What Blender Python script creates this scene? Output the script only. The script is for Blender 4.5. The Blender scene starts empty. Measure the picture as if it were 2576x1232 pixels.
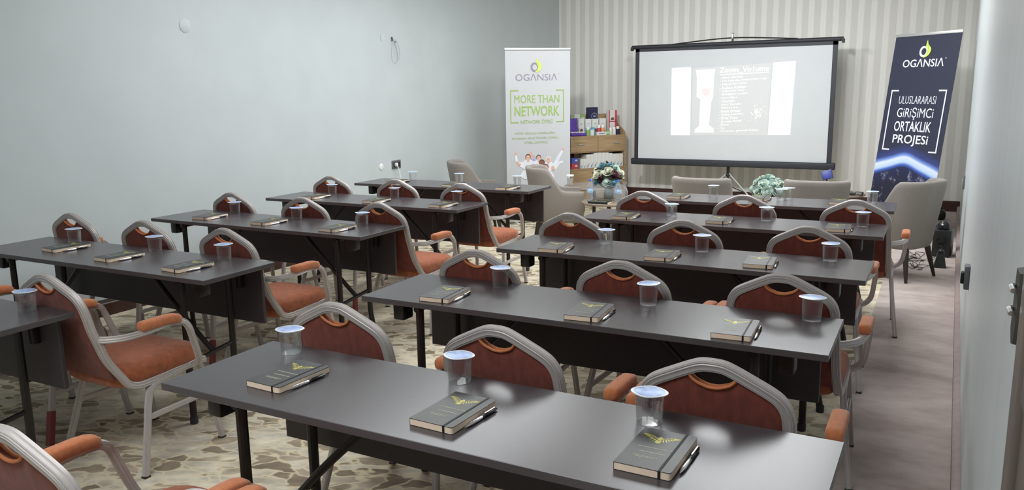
import bpy, bmesh, math, random
from mathutils import Vector, Matrix
random.seed(7)
R = math.radians
S = bpy.context.scene
COL = S.collection

# ---------------------------------------------------------------- camera, world, lights, exposure
CAM_Z = 1.5684
cd = bpy.data.cameras.new('camera'); cam = bpy.data.objects.new('camera', cd); COL.objects.link(cam)
cr_, cu_, cw_ = (0.884691, 0.465935, -0.015033), (-0.074680, 0.173481, 0.982002), (-0.460157, 0.867646, -0.188273)
cam.matrix_world = Matrix(((cr_[0], cu_[0], -cw_[0], 0), (cr_[1], cu_[1], -cw_[1], 0), (cr_[2], cu_[2], -cw_[2], CAM_Z), (0, 0, 0, 1)))
cd.sensor_fit = 'HORIZONTAL'; cd.sensor_width = 36.0; cd.lens = 2029.52 / 2576 * 36.0
cd.clip_start = 0.02
S.camera = cam
S.view_settings.view_transform = 'Standard'; S.view_settings.look = 'None'
S.view_settings.gamma = 1.0; S.view_settings.use_curve_mapping = False
S.view_settings.exposure = 0.0
W = bpy.data.worlds.new('world'); S.world = W; W.use_nodes = True
W.node_tree.nodes['Background'].inputs[0].default_value = (0.75, 0.85, 0.9, 1)
W.node_tree.nodes['Background'].inputs[1].default_value = 0.15
CEIL = 3.05
# luminous ceiling panels: (x, y, size x, size y, watts)
LAMPS = [(-1.35, 6.9, 1.7, 4.1, 68), (-3.6, 5.7, 1.2, 4.4, 42), (-1.6, .2, 1.8, 1.2, 48)]
# track spotlights aimed at the front wall: (x, y, z, watts, target)
SPOTS = [(-1.45, 5.4, 2.90, 20, (-1.5, 11.38, 1.9)), (-2.75, 5.4, 2.90, 23, (-3.5, 11.38, 1.9))]
for x, y, z, w, tg in SPOTS:
    ld = bpy.data.lights.new('track_spot_light', 'AREA'); ld.shape = 'DISK'; ld.size = .24; ld.energy = w; ld.spread = R(80); ld.color = (0.97, 0.985, 1.0)
    lo = bpy.data.objects.new('track_spot_light', ld); COL.objects.link(lo); lo.location = (x, y, z)
    lo.rotation_euler = (Vector(tg) - Vector((x, y, z))).to_track_quat('-Z', 'Y').to_euler()
for x, y, sx, sy, w in LAMPS:
    ld = bpy.data.lights.new('ceiling_lamp_light', 'AREA'); ld.shape = 'RECTANGLE'; ld.size = sx; ld.size_y = sy
    ld.energy = w; ld.color = (0.95, 0.985, 1.0)
    lo = bpy.data.objects.new('ceiling_lamp_light', ld); COL.objects.link(lo); lo.location = (x, y, CEIL - 0.05)

# ---------------------------------------------------------------- materials
def mat(name, col, rough=0.6, metal=0.0, spec=0.5, var=0.0, vscale=20, bump=0.0, bscale=200, col2=None, emit=0, trans=0, ior=1.45, coat=0, sheen=0, stretch=None):
    m = bpy.data.materials.new(name); m.use_nodes = True
    nt = m.node_tree; b = nt.nodes['Principled BSDF']
    c = (*col, 1)
    b.inputs['Base Color'].default_value = c; b.inputs['Roughness'].default_value = rough
    b.inputs['Metallic'].default_value = metal; b.inputs['Specular IOR Level'].default_value = spec
    b.inputs['IOR'].default_value = ior; b.inputs['Transmission Weight'].default_value = trans
    b.inputs['Coat Weight'].default_value = coat; b.inputs['Sheen Weight'].default_value = sheen
    if emit:
        b.inputs['Emission Color'].default_value = c; b.inputs['Emission Strength'].default_value = emit
    if var or bump:
        tc = nt.nodes.new('ShaderNodeTexCoord')
        mp = nt.nodes.new('ShaderNodeMapping'); nt.links.new(tc.outputs['Object'], mp.inputs[0])
        if stretch: mp.inputs['Scale'].default_value = stretch
    if var:
        n = nt.nodes.new('ShaderNodeTexNoise'); n.inputs['Scale'].default_value = vscale; n.inputs['Detail'].default_value = 4
        nt.links.new(mp.outputs[0], n.inputs['Vector'])
        rp = nt.nodes.new('ShaderNodeValToRGB'); rp.color_ramp.elements[0].position = .3; rp.color_ramp.elements[1].position = .7
        k = col2 or tuple(min(1, v * (1 + var)) for v in col); d = tuple(v * (1 - var) for v in col) if not col2 else col
        rp.color_ramp.elements[0].color = (*d, 1); rp.color_ramp.elements[1].color = (*k, 1)
        nt.links.new(n.outputs[0], rp.inputs[0]); nt.links.new(rp.outputs[0], b.inputs['Base Color'])
    if bump:
        n2 = nt.nodes.new('ShaderNodeTexNoise'); n2.inputs['Scale'].default_value = bscale; n2.inputs['Detail'].default_value = 3
        nt.links.new(mp.outputs[0], n2.inputs['Vector'])
        bp = nt.nodes.new('ShaderNodeBump'); bp.inputs['Strength'].default_value = bump; bp.inputs['Distance'].default_value = 0.003
        nt.links.new(n2.outputs[0], bp.inputs['Height']); nt.links.new(bp.outputs[0], b.inputs['Normal'])
    return m

M = {}
M['wall'] = mat('painted_wall', (.525, .575, .585), .5, var=.025, vscale=3, bump=.05, bscale=90)
M['wall_gloss'] = mat('satin_painted_wall', (.58, .62, .63), .38, var=.04, vscale=2, bump=.08, bscale=5, stretch=(1, 6, .35))
M['wall_cover'] = mat('painted_over_cover', (.545, .595, .605), .5, var=.02)
M['wire_grey'] = mat('pale_grey_wire', (.30, .32, .32), .6, var=.1)
M['ceiling'] = mat('ceiling_paint', (.72, .73, .72), .8, var=.02)
M['dark_wood'] = mat('dark_baseboard_wood', (.055, .022, .016), .4, var=.2, vscale=8)
M['pale_strip'] = mat('pale_edge_strip', (.30, .23, .21), .6, var=.1)
M['door'] = mat('brown_door', (.17, .14, .125), .45, var=.1, vscale=6)
M['table'] = mat('anthracite_laminate', (.060, .052, .057), .25, spec=.55, var=.025, vscale=2.2)
M['table_edge'] = mat('anthracite_edge_band', (.075, .068, .072), .35)
M['panel'] = mat('modesty_panel_board', (.045, .037, .040), .45, var=.06, vscale=40)
M['black_metal'] = mat('black_powder_coat', (.014, .011, .010), .4, var=.1)
M['frame'] = mat('champagne_painted_tube', (.465, .425, .41), .45, metal=.2, var=.03, vscale=30)
M['fabric_back'] = mat('rust_velvet_back', (.165, .034, .021), .9, var=.22, vscale=55, bump=.25, bscale=500, sheen=.15, stretch=(1, 1, .35))
M['fabric_seat'] = mat('rust_velvet_seat', (.31, .088, .033), .9, var=.2, vscale=40, bump=.25, bscale=500, sheen=.2)
M['fabric_pad'] = mat('orange_velvet_pad', (.46, .155, .062), .9, var=.15, vscale=60, bump=.25, bscale=500, sheen=.2)
M['piping'] = mat('orange_piping', (.52, .17, .06), .7, var=.1)
M['maroon'] = mat('maroon_leg_tone', (.20, .035, .035), .4, var=.1)
M['rubber'] = mat('rubber_foot', (.03, .03, .03), .7, var=.1)
M['tub'] = mat('beige_upholstery', (.25, .224, .20), .95, var=.08, vscale=180, bump=.3, bscale=600, sheen=.1)
M['leg_dark'] = mat('dark_wooden_leg', (.028, .02, .016), .45, var=.2)
M['black'] = mat('black_plastic', (.012, .012, .013), .35, var=.1)
M['black_gloss'] = mat('black_gloss_plastic', (.010, .010, .011), .15, var=.1)
M['cover'] = mat('black_notebook_cover', (.022, .021, .021), .38, spec=.6, var=.1, bump=.05)
M['pages'] = mat('cream_page_edges', (.88, .70, .54), .8, var=.05, vscale=300)
M['gold'] = mat('gold_foil_print', (.46, .43, .10), .4, metal=.3, var=.12, vscale=150)
M['foil_text'] = mat('pale_foil_print', (.36, .38, .27), .5, var=.1)
M['elastic'] = mat('black_elastic', (.008, .008, .009), .6, var=.1)
M['silver'] = mat('chrome', (.78, .78, .80), .16, metal=1.0, var=.03)
M['lid_white'] = mat('foil_lid_rim', (.80, .82, .86), .35, metal=.15, var=.04)
M['lid_blue'] = mat('foil_lid_print', (.20, .32, .68), .35, metal=.1, var=.4, vscale=50, col2=(.52, .64, .88))
M['water'] = mat('water', (1, 1, 1), .0, trans=1, ior=1.33, var=0)
M['white_plastic'] = mat('white_plastic', (.78, .79, .79), .4, var=.03)
M['handle_grey'] = mat('dark_grey_handle_plate', (.045, .044, .041), .5, var=.1)
M['grey_plastic'] = mat('grey_socket_plastic', (.12, .125, .13), .45, var=.1)
M['screen_white'] = mat('projection_fabric', (.515, .535, .55), .75, var=.015, vscale=5)
M['screen_black'] = mat('screen_black_border', (.018, .020, .026), .55, var=.1)
M['banner_white'] = mat('banner_white_vinyl', (.47, .478, .49), .5, var=.012, vscale=4)
M['alu'] = mat('brushed_aluminium', (.62, .63, .62), .35, metal=.7, var=.04, vscale=80)
M['logo_grey'] = mat('logo_grey_violet', (.24, .215, .29), .5, var=.04)
M['logo_lime'] = mat('logo_lime', (.55, .68, .12), .5, var=.06)
M['logo_lime_dark'] = mat('logo_lime_shadow', (.38, .52, .07), .5, var=.06)
M['print_green'] = mat('print_green', (.27, .41, .095), .5, var=.06)
M['print_green_pale'] = mat('print_green_pale', (.33, .44, .19), .5, var=.06)
M['print_white'] = mat('print_white', (.74, .76, .84), .5, var=.02)
M['oak'] = mat('oak_board', (.40, .27, .145), .5, var=.0)
M['walnut'] = mat('grey_brown_table_top', (.23, .18, .135), .4, var=.15, vscale=12)
M['oak_dark'] = mat('oak_board_inside', (.10, .065, .04), .6, var=.1)
M['rose_teal'] = mat('teal_rose_petal', (.36, .50, .45), .7, var=.2, vscale=60, col2=(.62, .72, .66))
M['rose_blue'] = mat('blue_rose_petal', (.10, .22, .28), .7, var=.2, vscale=60, col2=(.22, .40, .45))
M['rose_white'] = mat('ivory_rose_petal', (.70, .70, .58), .7, var=.1, vscale=60)
M['rose_wine'] = mat('wine_rose_petal', (.10, .035, .045), .7, var=.2, vscale=60)
M['leaf'] = mat('artificial_leaf', (.045, .075, .045), .6, var=.3, vscale=50)
M['bud'] = mat('cream_buds', (.66, .60, .40), .7, var=.15)
M['ceramic'] = mat('white_ceramic', (.72, .73, .72), .3, var=.03)
M['bottle_blue'] = mat('blue_cap', (.06, .14, .50), .4, var=.1)
M['label_blue'] = mat('blue_label', (.08, .30, .68), .45, var=.2, vscale=60, col2=(.65, .78, .9))
M['purple'] = mat('purple_card', (.13, .06, .40), .5, var=.12)
M['navy'] = mat('navy_card', (.03, .03, .075), .35, var=.2)
M['white_card'] = mat('white_card', (.72, .72, .70), .55, var=.03)
M['red'] = mat('red_print', (.55, .06, .09), .5, var=.12)
M['blue'] = mat('blue_print', (.07, .11, .50), .45, var=.12)
M['card_blue'] = mat('deep_blue_card', (.045, .06, .26), .4, var=.2)
M['green'] = mat('green_print', (.26, .45, .14), .5, var=.12)
M['teal'] = mat('teal_print', (.12, .38, .50), .5, var=.12)
M['orange'] = mat('orange_print', (.68, .30, .11), .5, var=.12)
M['brown_print'] = mat('mushroom_brown_print', (.20, .07, .06), .5, var=.2)
M['slate'] = mat('slate_print', (.13, .19, .24), .5, var=.15)
M['carton'] = mat('brown_cardboard', (.33, .22, .13), .8, var=.1)
M['skin'] = mat('printed_skin', (.62, .36, .27), .6, var=.12, vscale=40)
M['skin_dark'] = mat('printed_dark_skin', (.22, .09, .06), .6, var=.12, vscale=40)
M['hair'] = mat('printed_dark_hair', (.08, .05, .05), .6, var=.2)
M['cloth_white'] = mat('printed_white_cloth', (.66, .67, .72), .6, var=.06, vscale=15)
M['cloth_blue'] = mat('printed_blue_cloth', (.33, .36, .52), .6, var=.12)
M['slide_bg'] = mat('projector_dim_light', (.48, .49, .49), .75, emit=.24)
M['slide_white'] = mat('projector_white_light', (.53, .54, .54), .75, emit=1.1)
M['slide_soft'] = mat('projector_soft_light', (.53, .53, .51), .75, emit=.72)
M['slide_red'] = mat('projector_pink_light', (.55, .45, .45), .75, emit=.55)
M['lamp_glow'] = mat('luminaire_diffuser', (.95, .98, 1.0), .5, emit=3.0)
M['tulle'] = None

def thin_clear(name, tint, opac, rough=.08, facing=.5, span=.26):
    m = bpy.data.materials.new(name); m.use_nodes = True; nt = m.node_tree; nt.nodes.clear()
    o = nt.nodes.new('ShaderNodeOutputMaterial'); mx = nt.nodes.new('ShaderNodeMixShader'); tr = nt.nodes.new('ShaderNodeBsdfTransparent')
    pb = nt.nodes.new('ShaderNodeBsdfPrincipled'); pb.inputs['Base Color'].default_value = (.62, .64, .66, 1); pb.inputs['Roughness'].default_value = rough
    lw = nt.nodes.new('ShaderNodeLayerWeight'); lw.inputs[0].default_value = facing
    mr = nt.nodes.new('ShaderNodeMapRange'); mr.inputs['To Min'].default_value = opac; mr.inputs['To Max'].default_value = min(1, opac + span)
    tr.inputs[0].default_value = (*tint, 1)
    nt.links.new(lw.outputs['Facing'], mr.inputs[0]); nt.links.new(mr.outputs[0], mx.inputs[0])
    nt.links.new(tr.outputs[0], mx.inputs[1]); nt.links.new(pb.outputs[0], mx.inputs[2]); nt.links.new(mx.outputs[0], o.inputs[0])
    return m
M['clear'] = thin_clear('clear_cup_plastic', (.985, .985, .985), .03, .06, .35)
def soft_water():
    m = bpy.data.materials.new('still_water'); m.use_nodes = True; nt = m.node_tree; nt.nodes.clear()
    o = nt.nodes.new('ShaderNodeOutputMaterial'); mx = nt.nodes.new('ShaderNodeMixShader'); tr = nt.nodes.new('ShaderNodeBsdfTransparent'); gl = nt.nodes.new('ShaderNodeBsdfGlass')
    no = nt.nodes.new('ShaderNodeTexNoise'); no.inputs['Scale'].default_value = 25
    mr = nt.nodes.new('ShaderNodeMapRange'); mr.inputs['To Min'].default_value = .22; mr.inputs['To Max'].default_value = .42; nt.links.new(no.outputs[0], mr.inputs[0])
    tr.inputs[0].default_value = (.95, .955, .96, 1); gl.inputs['IOR'].default_value = 1.33; gl.inputs['Roughness'].default_value = .02
    nt.links.new(mr.outputs[0], mx.inputs[0]); nt.links.new(tr.outputs[0], mx.inputs[1]); nt.links.new(gl.outputs[0], mx.inputs[2]); nt.links.new(mx.outputs[0], o.inputs[0])
    return m
M['water'] = soft_water()
M['pet'] = thin_clear('clear_bottle_plastic', (.96, .98, 1), .12)
M['tulle'] = thin_clear('grey_tulle', (.93, .93, .93), .20, 1.0, .4, .20)

def nodes_of(m):
    nt = m.node_tree
    return nt, nt.nodes['Principled BSDF']
def N(nt, t, **kw):
    n = nt.nodes.new(t)
    for k, v in kw.items():
        if k in n.inputs.keys(): n.inputs[k].default_value = v
        else: setattr(n, k, v)
    return n

# striped wallpaper
m = mat('striped_wallpaper', (.5, .5, .47), .75); M['wallpaper'] = m; nt, b = nodes_of(m); L = nt.links.new
tc = N(nt, 'ShaderNodeTexCoord'); sx = N(nt, 'ShaderNodeSeparateXYZ'); L(tc.outputs['Object'], sx.inputs[0])
ad = N(nt, 'ShaderNodeMath', operation='ADD'); ad.inputs[1].default_value = 5.16 + 14.8; L(sx.outputs['X'], ad.inputs[0])
md = N(nt, 'ShaderNodeMath', operation='MODULO'); md.inputs[1].default_value = .149; L(ad.outputs[0], md.inputs[0])
r_ = N(nt, 'ShaderNodeValToRGB'); e = r_.color_ramp.elements
dv = N(nt, 'ShaderNodeMath', operation='DIVIDE'); dv.inputs[1].default_value = .149; L(md.outputs[0], dv.inputs[0]); L(dv.outputs[0], r_.inputs[0])
e[0].position = 0; e[0].color = (.80, .785, .75, 1); e[1].position = 1; e[1].color = (.675, .66, .625, 1)
for p_, c_ in ((.43, (.80, .785, .75, 1)), (.48, (.675, .66, .625, 1)), (.97, (.675, .66, .625, 1))):
    q = e.new(p_); q.color = c_
no = N(nt, 'ShaderNodeTexNoise', Scale=60.0); mp = N(nt, 'ShaderNodeMapping'); mp.inputs['Scale'].default_value = (3, 1, .12)
L(tc.outputs['Object'], mp.inputs[0]); L(mp.outputs[0], no.inputs['Vector'])
mx = N(nt, 'ShaderNodeMix', data_type='RGBA', blend_type='MULTIPLY'); mx.inputs[0].default_value = .12
L(r_.outputs[0], mx.inputs[6]); L(no.outputs[0], mx.inputs[7]); L(mx.outputs[2], b.inputs['Base Color'])

# patterned carpet
m = mat('patterned_carpet', (.5, .45, .34), .95); M['carpet'] = m; nt, b = nodes_of(m); L = nt.links.new
tc = N(nt, 'ShaderNodeTexCoord'); m0 = N(nt, 'ShaderNodeMapping'); m0.inputs['Rotation'].default_value = (0, 0, R(-24)); L(tc.outputs['Object'], m0.inputs[0])
mp = N(nt, 'ShaderNodeMapping'); mp.inputs['Scale'].default_value = (1.0, 1.75, 1); L(m0.outputs[0], mp.inputs[0])
wn = N(nt, 'ShaderNodeTexNoise', Scale=3.5, Detail=3.0); L(mp.outputs[0], wn.inputs['Vector'])
sc = N(nt, 'ShaderNodeVectorMath', operation='SCALE'); sc.inputs['Scale'].default_value = .36; L(wn.outputs['Color'], sc.inputs[0])
av = N(nt, 'ShaderNodeVectorMath', operation='ADD'); L(mp.outputs[0], av.inputs[0]); L(sc.outputs[0], av.inputs[1])
ve = N(nt, 'ShaderNodeTexVoronoi', feature='DISTANCE_TO_EDGE', Scale=8.5); vc = N(nt, 'ShaderNodeTexVoronoi', feature='F1', Scale=8.5)
L(av.outputs[0], ve.inputs['Vector']); L(av.outputs[0], vc.inputs['Vector'])
sr = N(nt, 'ShaderNodeSeparateColor'); L(vc.outputs['Color'], sr.inputs[0])
big = N(nt, 'ShaderNodeTexNoise', Scale=1.1, Detail=2.0); L(tc.outputs['Object'], big.inputs['Vector'])
am = N(nt, 'ShaderNodeMath', operation='MULTIPLY_ADD'); am.inputs[1].default_value = .55; L(sr.outputs[0], am.inputs[0]); L(big.outputs[0], am.inputs[2])
cr = N(nt, 'ShaderNodeValToRGB'); e = cr.color_ramp.elements; L(am.outputs[0], cr.inputs[0])
e[0].position = .50; e[0].color = (.25, .195, .135, 1); e[1].position = .98; e[1].color = (.68, .62, .50, 1)
q = e.new(.66); q.color = (.42, .34, .245, 1); q = e.new(.74); q.color = (.60, .53, .41, 1)
fn = N(nt, 'ShaderNodeTexNoise', Scale=9.0, Detail=5.0); L(mp.outputs[0], fn.inputs['Vector'])
fm = N(nt, 'ShaderNodeMapRange'); fm.inputs['From Min'].default_value = .3; fm.inputs['From Max'].default_value = .7; fm.inputs['To Min'].default_value = .62; fm.inputs['To Max'].default_value = 1.15
L(fn.outputs[0], fm.inputs[0])
mu = N(nt, 'ShaderNodeMix', data_type='RGBA', blend_type='MULTIPLY'); mu.inputs[0].default_value = 1; L(cr.outputs[0], mu.inputs[6]); L(fm.outputs[0], mu.inputs[7])
lm = N(nt, 'ShaderNodeMapRange'); lm.inputs['From Min'].default_value = .03; lm.inputs['From Max'].default_value = .10; lm.inputs['To Min'].default_value = .85; lm.inputs['To Max'].default_value = 0
L(ve.outputs['Distance'], lm.inputs[0])
mx = N(nt, 'ShaderNodeMix', data_type='RGBA'); L(lm.outputs[0], mx.inputs[0]); L(mu.outputs[2], mx.inputs[6]); mx.inputs[7].default_value = (.68, .59, .41, 1)
L(mx.outputs[2], b.inputs['Base Color'])

# brown aisle carpet
m = mat('brown_carpet', (.25, .2, .17), .95); M['aisle'] = m; nt, b = nodes_of(m); L = nt.links.new
tc = N(nt, 'ShaderNodeTexCoord'); mp = N(nt, 'ShaderNodeMapping'); mp.inputs['Scale'].default_value = (1.1, 1.9, 1); L(tc.outputs['Object'], mp.inputs[0])
no = N(nt, 'ShaderNodeTexNoise', Scale=2.6, Detail=6.0, Roughness=.62); L(mp.outputs[0], no.inputs['Vector'])
cr = N(nt, 'ShaderNodeValToRGB'); e = cr.color_ramp.elements; L(no.outputs[0], cr.inputs[0])
e[0].position = .33; e[0].color = (.36, .29, .262, 1); e[1].position = .70; e[1].color = (.56, .48, .445, 1)
L(cr.outputs[0], b.inputs['Base Color'])

# oak grain
nt, b = nodes_of(M['oak']); L = nt.links.new
tc = N(nt, 'ShaderNodeTexCoord'); mp = N(nt, 'ShaderNodeMapping'); mp.inputs['Scale'].default_value = (1.2, 5, 14); L(tc.outputs['Object'], mp.inputs[0])
no = N(nt, 'ShaderNodeTexNoise', Scale=3.0, Detail=5.0); L(mp.outputs[0], no.inputs['Vector'])
cr = N(nt, 'ShaderNodeValToRGB'); e = cr.color_ramp.elements; L(no.outputs[0], cr.inputs[0])
e[0].position = .3; e[0].color = (.32, .21, .105, 1); e[1].position = .7; e[1].color = (.46, .325, .19, 1); L(cr.outputs[0], b.inputs['Base Color'])

# dark banner artwork: night sky with an earth limb (a flat print; x across 0..0.8, z up)
m = mat('banner_space_print', (.02, .024, .06), .5); M['space'] = m; nt, b = nodes_of(m); L = nt.links.new
tc = N(nt, 'ShaderNodeTexCoord'); sx = N(nt, 'ShaderNodeSeparateXYZ'); L(tc.outputs['Object'], sx.inputs[0])
def mth(op, a, b_=None, c_=None):
    n = N(nt, 'ShaderNodeMath', operation=op)
    for i, v in enumerate((a, b_, c_)):
        if v is None: continue
        if isinstance(v, (int, float)): n.inputs[i].default_value = v
        else: L(v, n.inputs[i])
    return n.outputs[0]
dx = mth('SUBTRACT', sx.outputs['X'], .35); dz = mth('SUBTRACT', sx.outputs['Z'], -.33)
rad = mth('SQRT', mth('ADD', mth('MULTIPLY', dx, dx), mth('MULTIPLY', dz, dz)))
g_ = mth('SUBTRACT', sx.outputs['X'], .375); g_ = mth('MULTIPLY', mth('MULTIPLY', g_, g_), -45.0); pk = mth('POWER', 2.718, g_)
dd = mth('SUBTRACT', rad, mth('MULTIPLY_ADD', pk, .045, 1.11))
cr = N(nt, 'ShaderNodeValToRGB'); e = cr.color_ramp.elements
L(mth('MULTIPLY_ADD', dd, 2.0, .5), cr.inputs[0])
e[0].position = .0; e[0].color = (.012, .012, .032, 1); e[1].position = .78; e[1].color = (.024, .027, .052, 1)
for p_, c_ in ((.29, (.015, .02, .07, 1)), (.345, (.05, .12, .48, 1)), (.40, (.45, .58, .82, 1)), (.50, (.62, .70, .80, 1)), (.545, (.16, .27, .66, 1)), (.61, (.035, .05, .20, 1))):
    q = e.new(p_); q.color = c_
cn = N(nt, 'ShaderNodeTexNoise', Scale=9.0, Detail=7.0, Roughness=.7); L(tc.outputs['Object'], cn.inputs['Vector'])
cm = N(nt, 'ShaderNodeMapRange'); cm.inputs['From Min'].default_value = .54; cm.inputs['From Max'].default_value = .75; L(cn.outputs[0], cm.inputs[0])
ins = N(nt, 'ShaderNodeMapRange'); ins.inputs['From Min'].default_value = -.09; ins.inputs['From Max'].default_value = -.15; L(dd, ins.inputs[0])
mx = N(nt, 'ShaderNodeMix', data_type='RGBA'); L(mth('MULTIPLY', cm.outputs[0], ins.outputs[0]), mx.inputs[0]); L(cr.outputs[0], mx.inputs[6]); mx.inputs[7].default_value = (.42, .44, .58, 1)
L(mx.outputs[2], b.inputs['Base Color'])

# ---------------------------------------------------------------- mesh helpers
class MB:
    def __init__(s): s.bm = bmesh.new(); s.mats = []
    def mi(s, m):
        if m not in s.mats: s.mats.append(m)
        return s.mats.index(m)
    def _fin(s, faces, m):
        i = s.mi(m)
        for f in faces: f.material_index = i; f.smooth = True
    def box(s, c, d, m, bev=0, seg=2, rot=None):
        g = bmesh.ops.create_cube(s.bm, size=1.0); v = g['verts']
        T = Matrix.Translation(c) @ (rot.to_4x4() if rot else Matrix.Identity(4)) @ Matrix.Diagonal((*d, 1))
        bmesh.ops.transform(s.bm, matrix=T, verts=v)
        fs = list({f for x in v for f in x.link_faces})
        s._fin(fs, m)
        if bev:
            es = list({e for x in v for e in x.link_edges})
            r = bmesh.ops.bevel(s.bm, geom=es, offset=bev, segments=seg, affect='EDGES', profile=.5)
            s._fin(r['faces'], m)
    def grid(s, rows, m, closed_u=False, cap=False, flip=False):
        V = [[s.bm.verts.new(p) for p in r] for r in rows]; fs = []
        n = len(V[0])
        for i in range(len(V) - 1):
            for j in range(n if closed_u else n - 1):
                k = (j + 1) % n
                q = (V[i][j], V[i][k], V[i + 1][k], V[i + 1][j])
                try: fs.append(s.bm.faces.new(q[::-1] if flip else q))
                except ValueError: pass
        if cap:
            fs.append(s.bm.faces.new(V[0][::-1])); fs.append(s.bm.faces.new(V[-1]))
        s._fin(fs, m); return V
    def lathe(s, prof, m, c=(0, 0, 0), n=24, cap=True):
        rows = []
        for r, z in prof:
            rows.append([(c[0] + r * math.cos(2 * math.pi * k / n), c[1] + r * math.sin(2 * math.pi * k / n), c[2] + z) for k in range(n)])
        s.grid(rows, m, True, cap)
    def sweep(s, pts, prof, m, up=(1, 0, 0), cap=True):
        pts = [Vector(p) for p in pts]; rows = []
        t = (pts[1] - pts[0]).normalized(); a = Vector(up); a = (a - t * a.dot(t)).normalized()
        for i, p in enumerate(pts):
            t2 = (pts[min(i + 1, len(pts) - 1)] - pts[max(i - 1, 0)]).normalized()
            q = t.rotation_difference(t2); a = q @ a; a = (a - t2 * a.dot(t2)).normalized(); t = t2
            bb = t.cross(a)
            rows.append([tuple(p + a * u + bb * v) for u, v in prof])
        s.grid(rows, m, True, cap)
    def tube(s, pts, r, m, n=8, cap=True):
        pts = [Vector(p) for p in pts]; t = pts[1] - pts[0]
        up = (1, 0, 0) if abs(t.normalized().x) < .8 else (0, 0, 1)
        s.sweep(pts, [(r * math.cos(2 * math.pi * k / n), r * math.sin(2 * math.pi * k / n)) for k in range(n)], m, up, cap)
    def poly(s, pts, m, th=0.0, axis=(0, -1, 0)):
        v = [s.bm.verts.new(p) for p in pts]; f = s.bm.faces.new(v); fs = [f]
        if th:
            r = bmesh.ops.extrude_face_region(s.bm, geom=[f])
            nv = [x for x in r['geom'] if isinstance(x, bmesh.types.BMVert)]
            bmesh.ops.translate(s.bm, verts=nv, vec=Vector(axis) * th)
            fs = list({g for x in v + nv for g in x.link_faces})
        s._fin(fs, m)
    def ball(s, c, r, m, sub=2, sc=(1, 1, 1)):
        g = bmesh.ops.create_icosphere(s.bm, subdivisions=sub, radius=r); v = g['verts']
        bmesh.ops.transform(s.bm, matrix=Matrix.Translation(c) @ Matrix.Diagonal((*sc, 1)), verts=v)
        s._fin(list({f for x in v for f in x.link_faces}), m)
    def mesh(s, me, m):
        n0 = len(s.bm.faces); s.bm.from_mesh(me); s.bm.faces.ensure_lookup_table()
        s._fin(s.bm.faces[n0:], m)
    def build(s, name, parent=None, loc=None, sharp=35, rotz=0):
        bmesh.ops.recalc_face_normals(s.bm, faces=s.bm.faces)
        me = bpy.data.meshes.new(name); s.bm.to_mesh(me); s.bm.free()
        for m_ in s.mats: me.materials.append(m_)
        me.set_sharp_from_angle(angle=R(sharp))
        o = bpy.data.objects.new(name, me); COL.objects.link(o)
        if parent: o.parent = parent
        if loc: o.location = loc
        if rotz: o.rotation_euler.z = rotz
        return o

def thing(name, label, cat, loc=(0, 0, 0), rotz=0, group=None):
    o = bpy.data.objects.new(name, None); COL.objects.link(o); o.empty_display_size = .1
    o.location = loc; o.rotation_euler = (0, 0, rotz); return tag(o, label, cat, group)
def tag(o, label, cat, group=None):
    o['label'] = label; o['category'] = cat
    if group: o['group'] = group
    return o
def dup(root, loc, rotz, label, group=None):
    r = root.copy(); COL.objects.link(r); r.location = loc; r.rotation_euler = (0, 0, rotz); r['label'] = label
    if group: r['group'] = group
    for ch in list(root.children):
        c = ch.copy(); COL.objects.link(c); c.parent = r
        for g in list(ch.children):
            d = g.copy(); COL.objects.link(d); d.parent = c
    return r
def struct(o): o['kind'] = 'structure'; return o
def arc(c, r, a0, a1, n, plane='xz'):
    out = []
    for k in range(n + 1):
        a = R(a0 + (a1 - a0) * k / n); u, v = r * math.cos(a), r * math.sin(a)
        out.append((c[0] + u, c[1], c[2] + v) if plane == 'xz' else ((c[0], c[1] + u, c[2] + v) if plane == 'yz' else (c[0] + u, c[1] + v, c[2])))
    return out
def smooth_path(P, n=8):
    P = [Vector(p) for p in P]; out = []
    for i in range(len(P) - 1):
        a, b_, c_, d = P[max(i - 1, 0)], P[i], P[i + 1], P[min(i + 2, len(P) - 1)]
        for k in range(n):
            t = k / n
            out.append(.5 * ((2 * b_) + (c_ - a) * t + (2 * a - 5 * b_ + 4 * c_ - d) * t * t + (3 * b_ - a - 3 * c_ + d) * t ** 3))
    out.append(P[-1]); return out

def text_mesh(txt, x0, x1, z0, z1, bold=0.0, th=.0015, y=0.0, shear=0.0):
    """lettering as a mesh in the xz plane, facing -y, fitted to a rectangle"""
    cu = bpy.data.curves.new('lettering', 'FONT'); cu.body = txt; cu.size = 1; cu.offset = bold; cu.resolution_u = 3; cu.shear = shear
    ob = bpy.data.objects.new('lettering', cu); COL.objects.link(ob)
    dg = bpy.context.evaluated_depsgraph_get(); dg.update()
    me = bpy.data.meshes.new_from_object(ob.evaluated_get(dg), depsgraph=dg)
    bpy.data.objects.remove(ob); bpy.data.curves.remove(cu)
    xs = [v.co.x for v in me.vertices]; ys = [v.co.y for v in me.vertices]
    ax, bx, ay, by = min(xs), max(xs), min(ys), max(ys)
    b = bmesh.new(); b.from_mesh(me)
    for v in b.verts:
        u = (v.co.x - ax) / (bx - ax); w = (v.co.y - ay) / (by - ay)
        v.co = (x0 + u * (x1 - x0), y, z0 + w * (z1 - z0))
    bmesh.ops.recalc_face_normals(b, faces=b.faces)
    r = bmesh.ops.extrude_face_region(b, geom=b.faces[:])
    bmesh.ops.translate(b, verts=[g for g in r['geom'] if isinstance(g, bmesh.types.BMVert)], vec=(0, -th, 0))
    b.to_mesh(me); b.free(); return me

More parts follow.
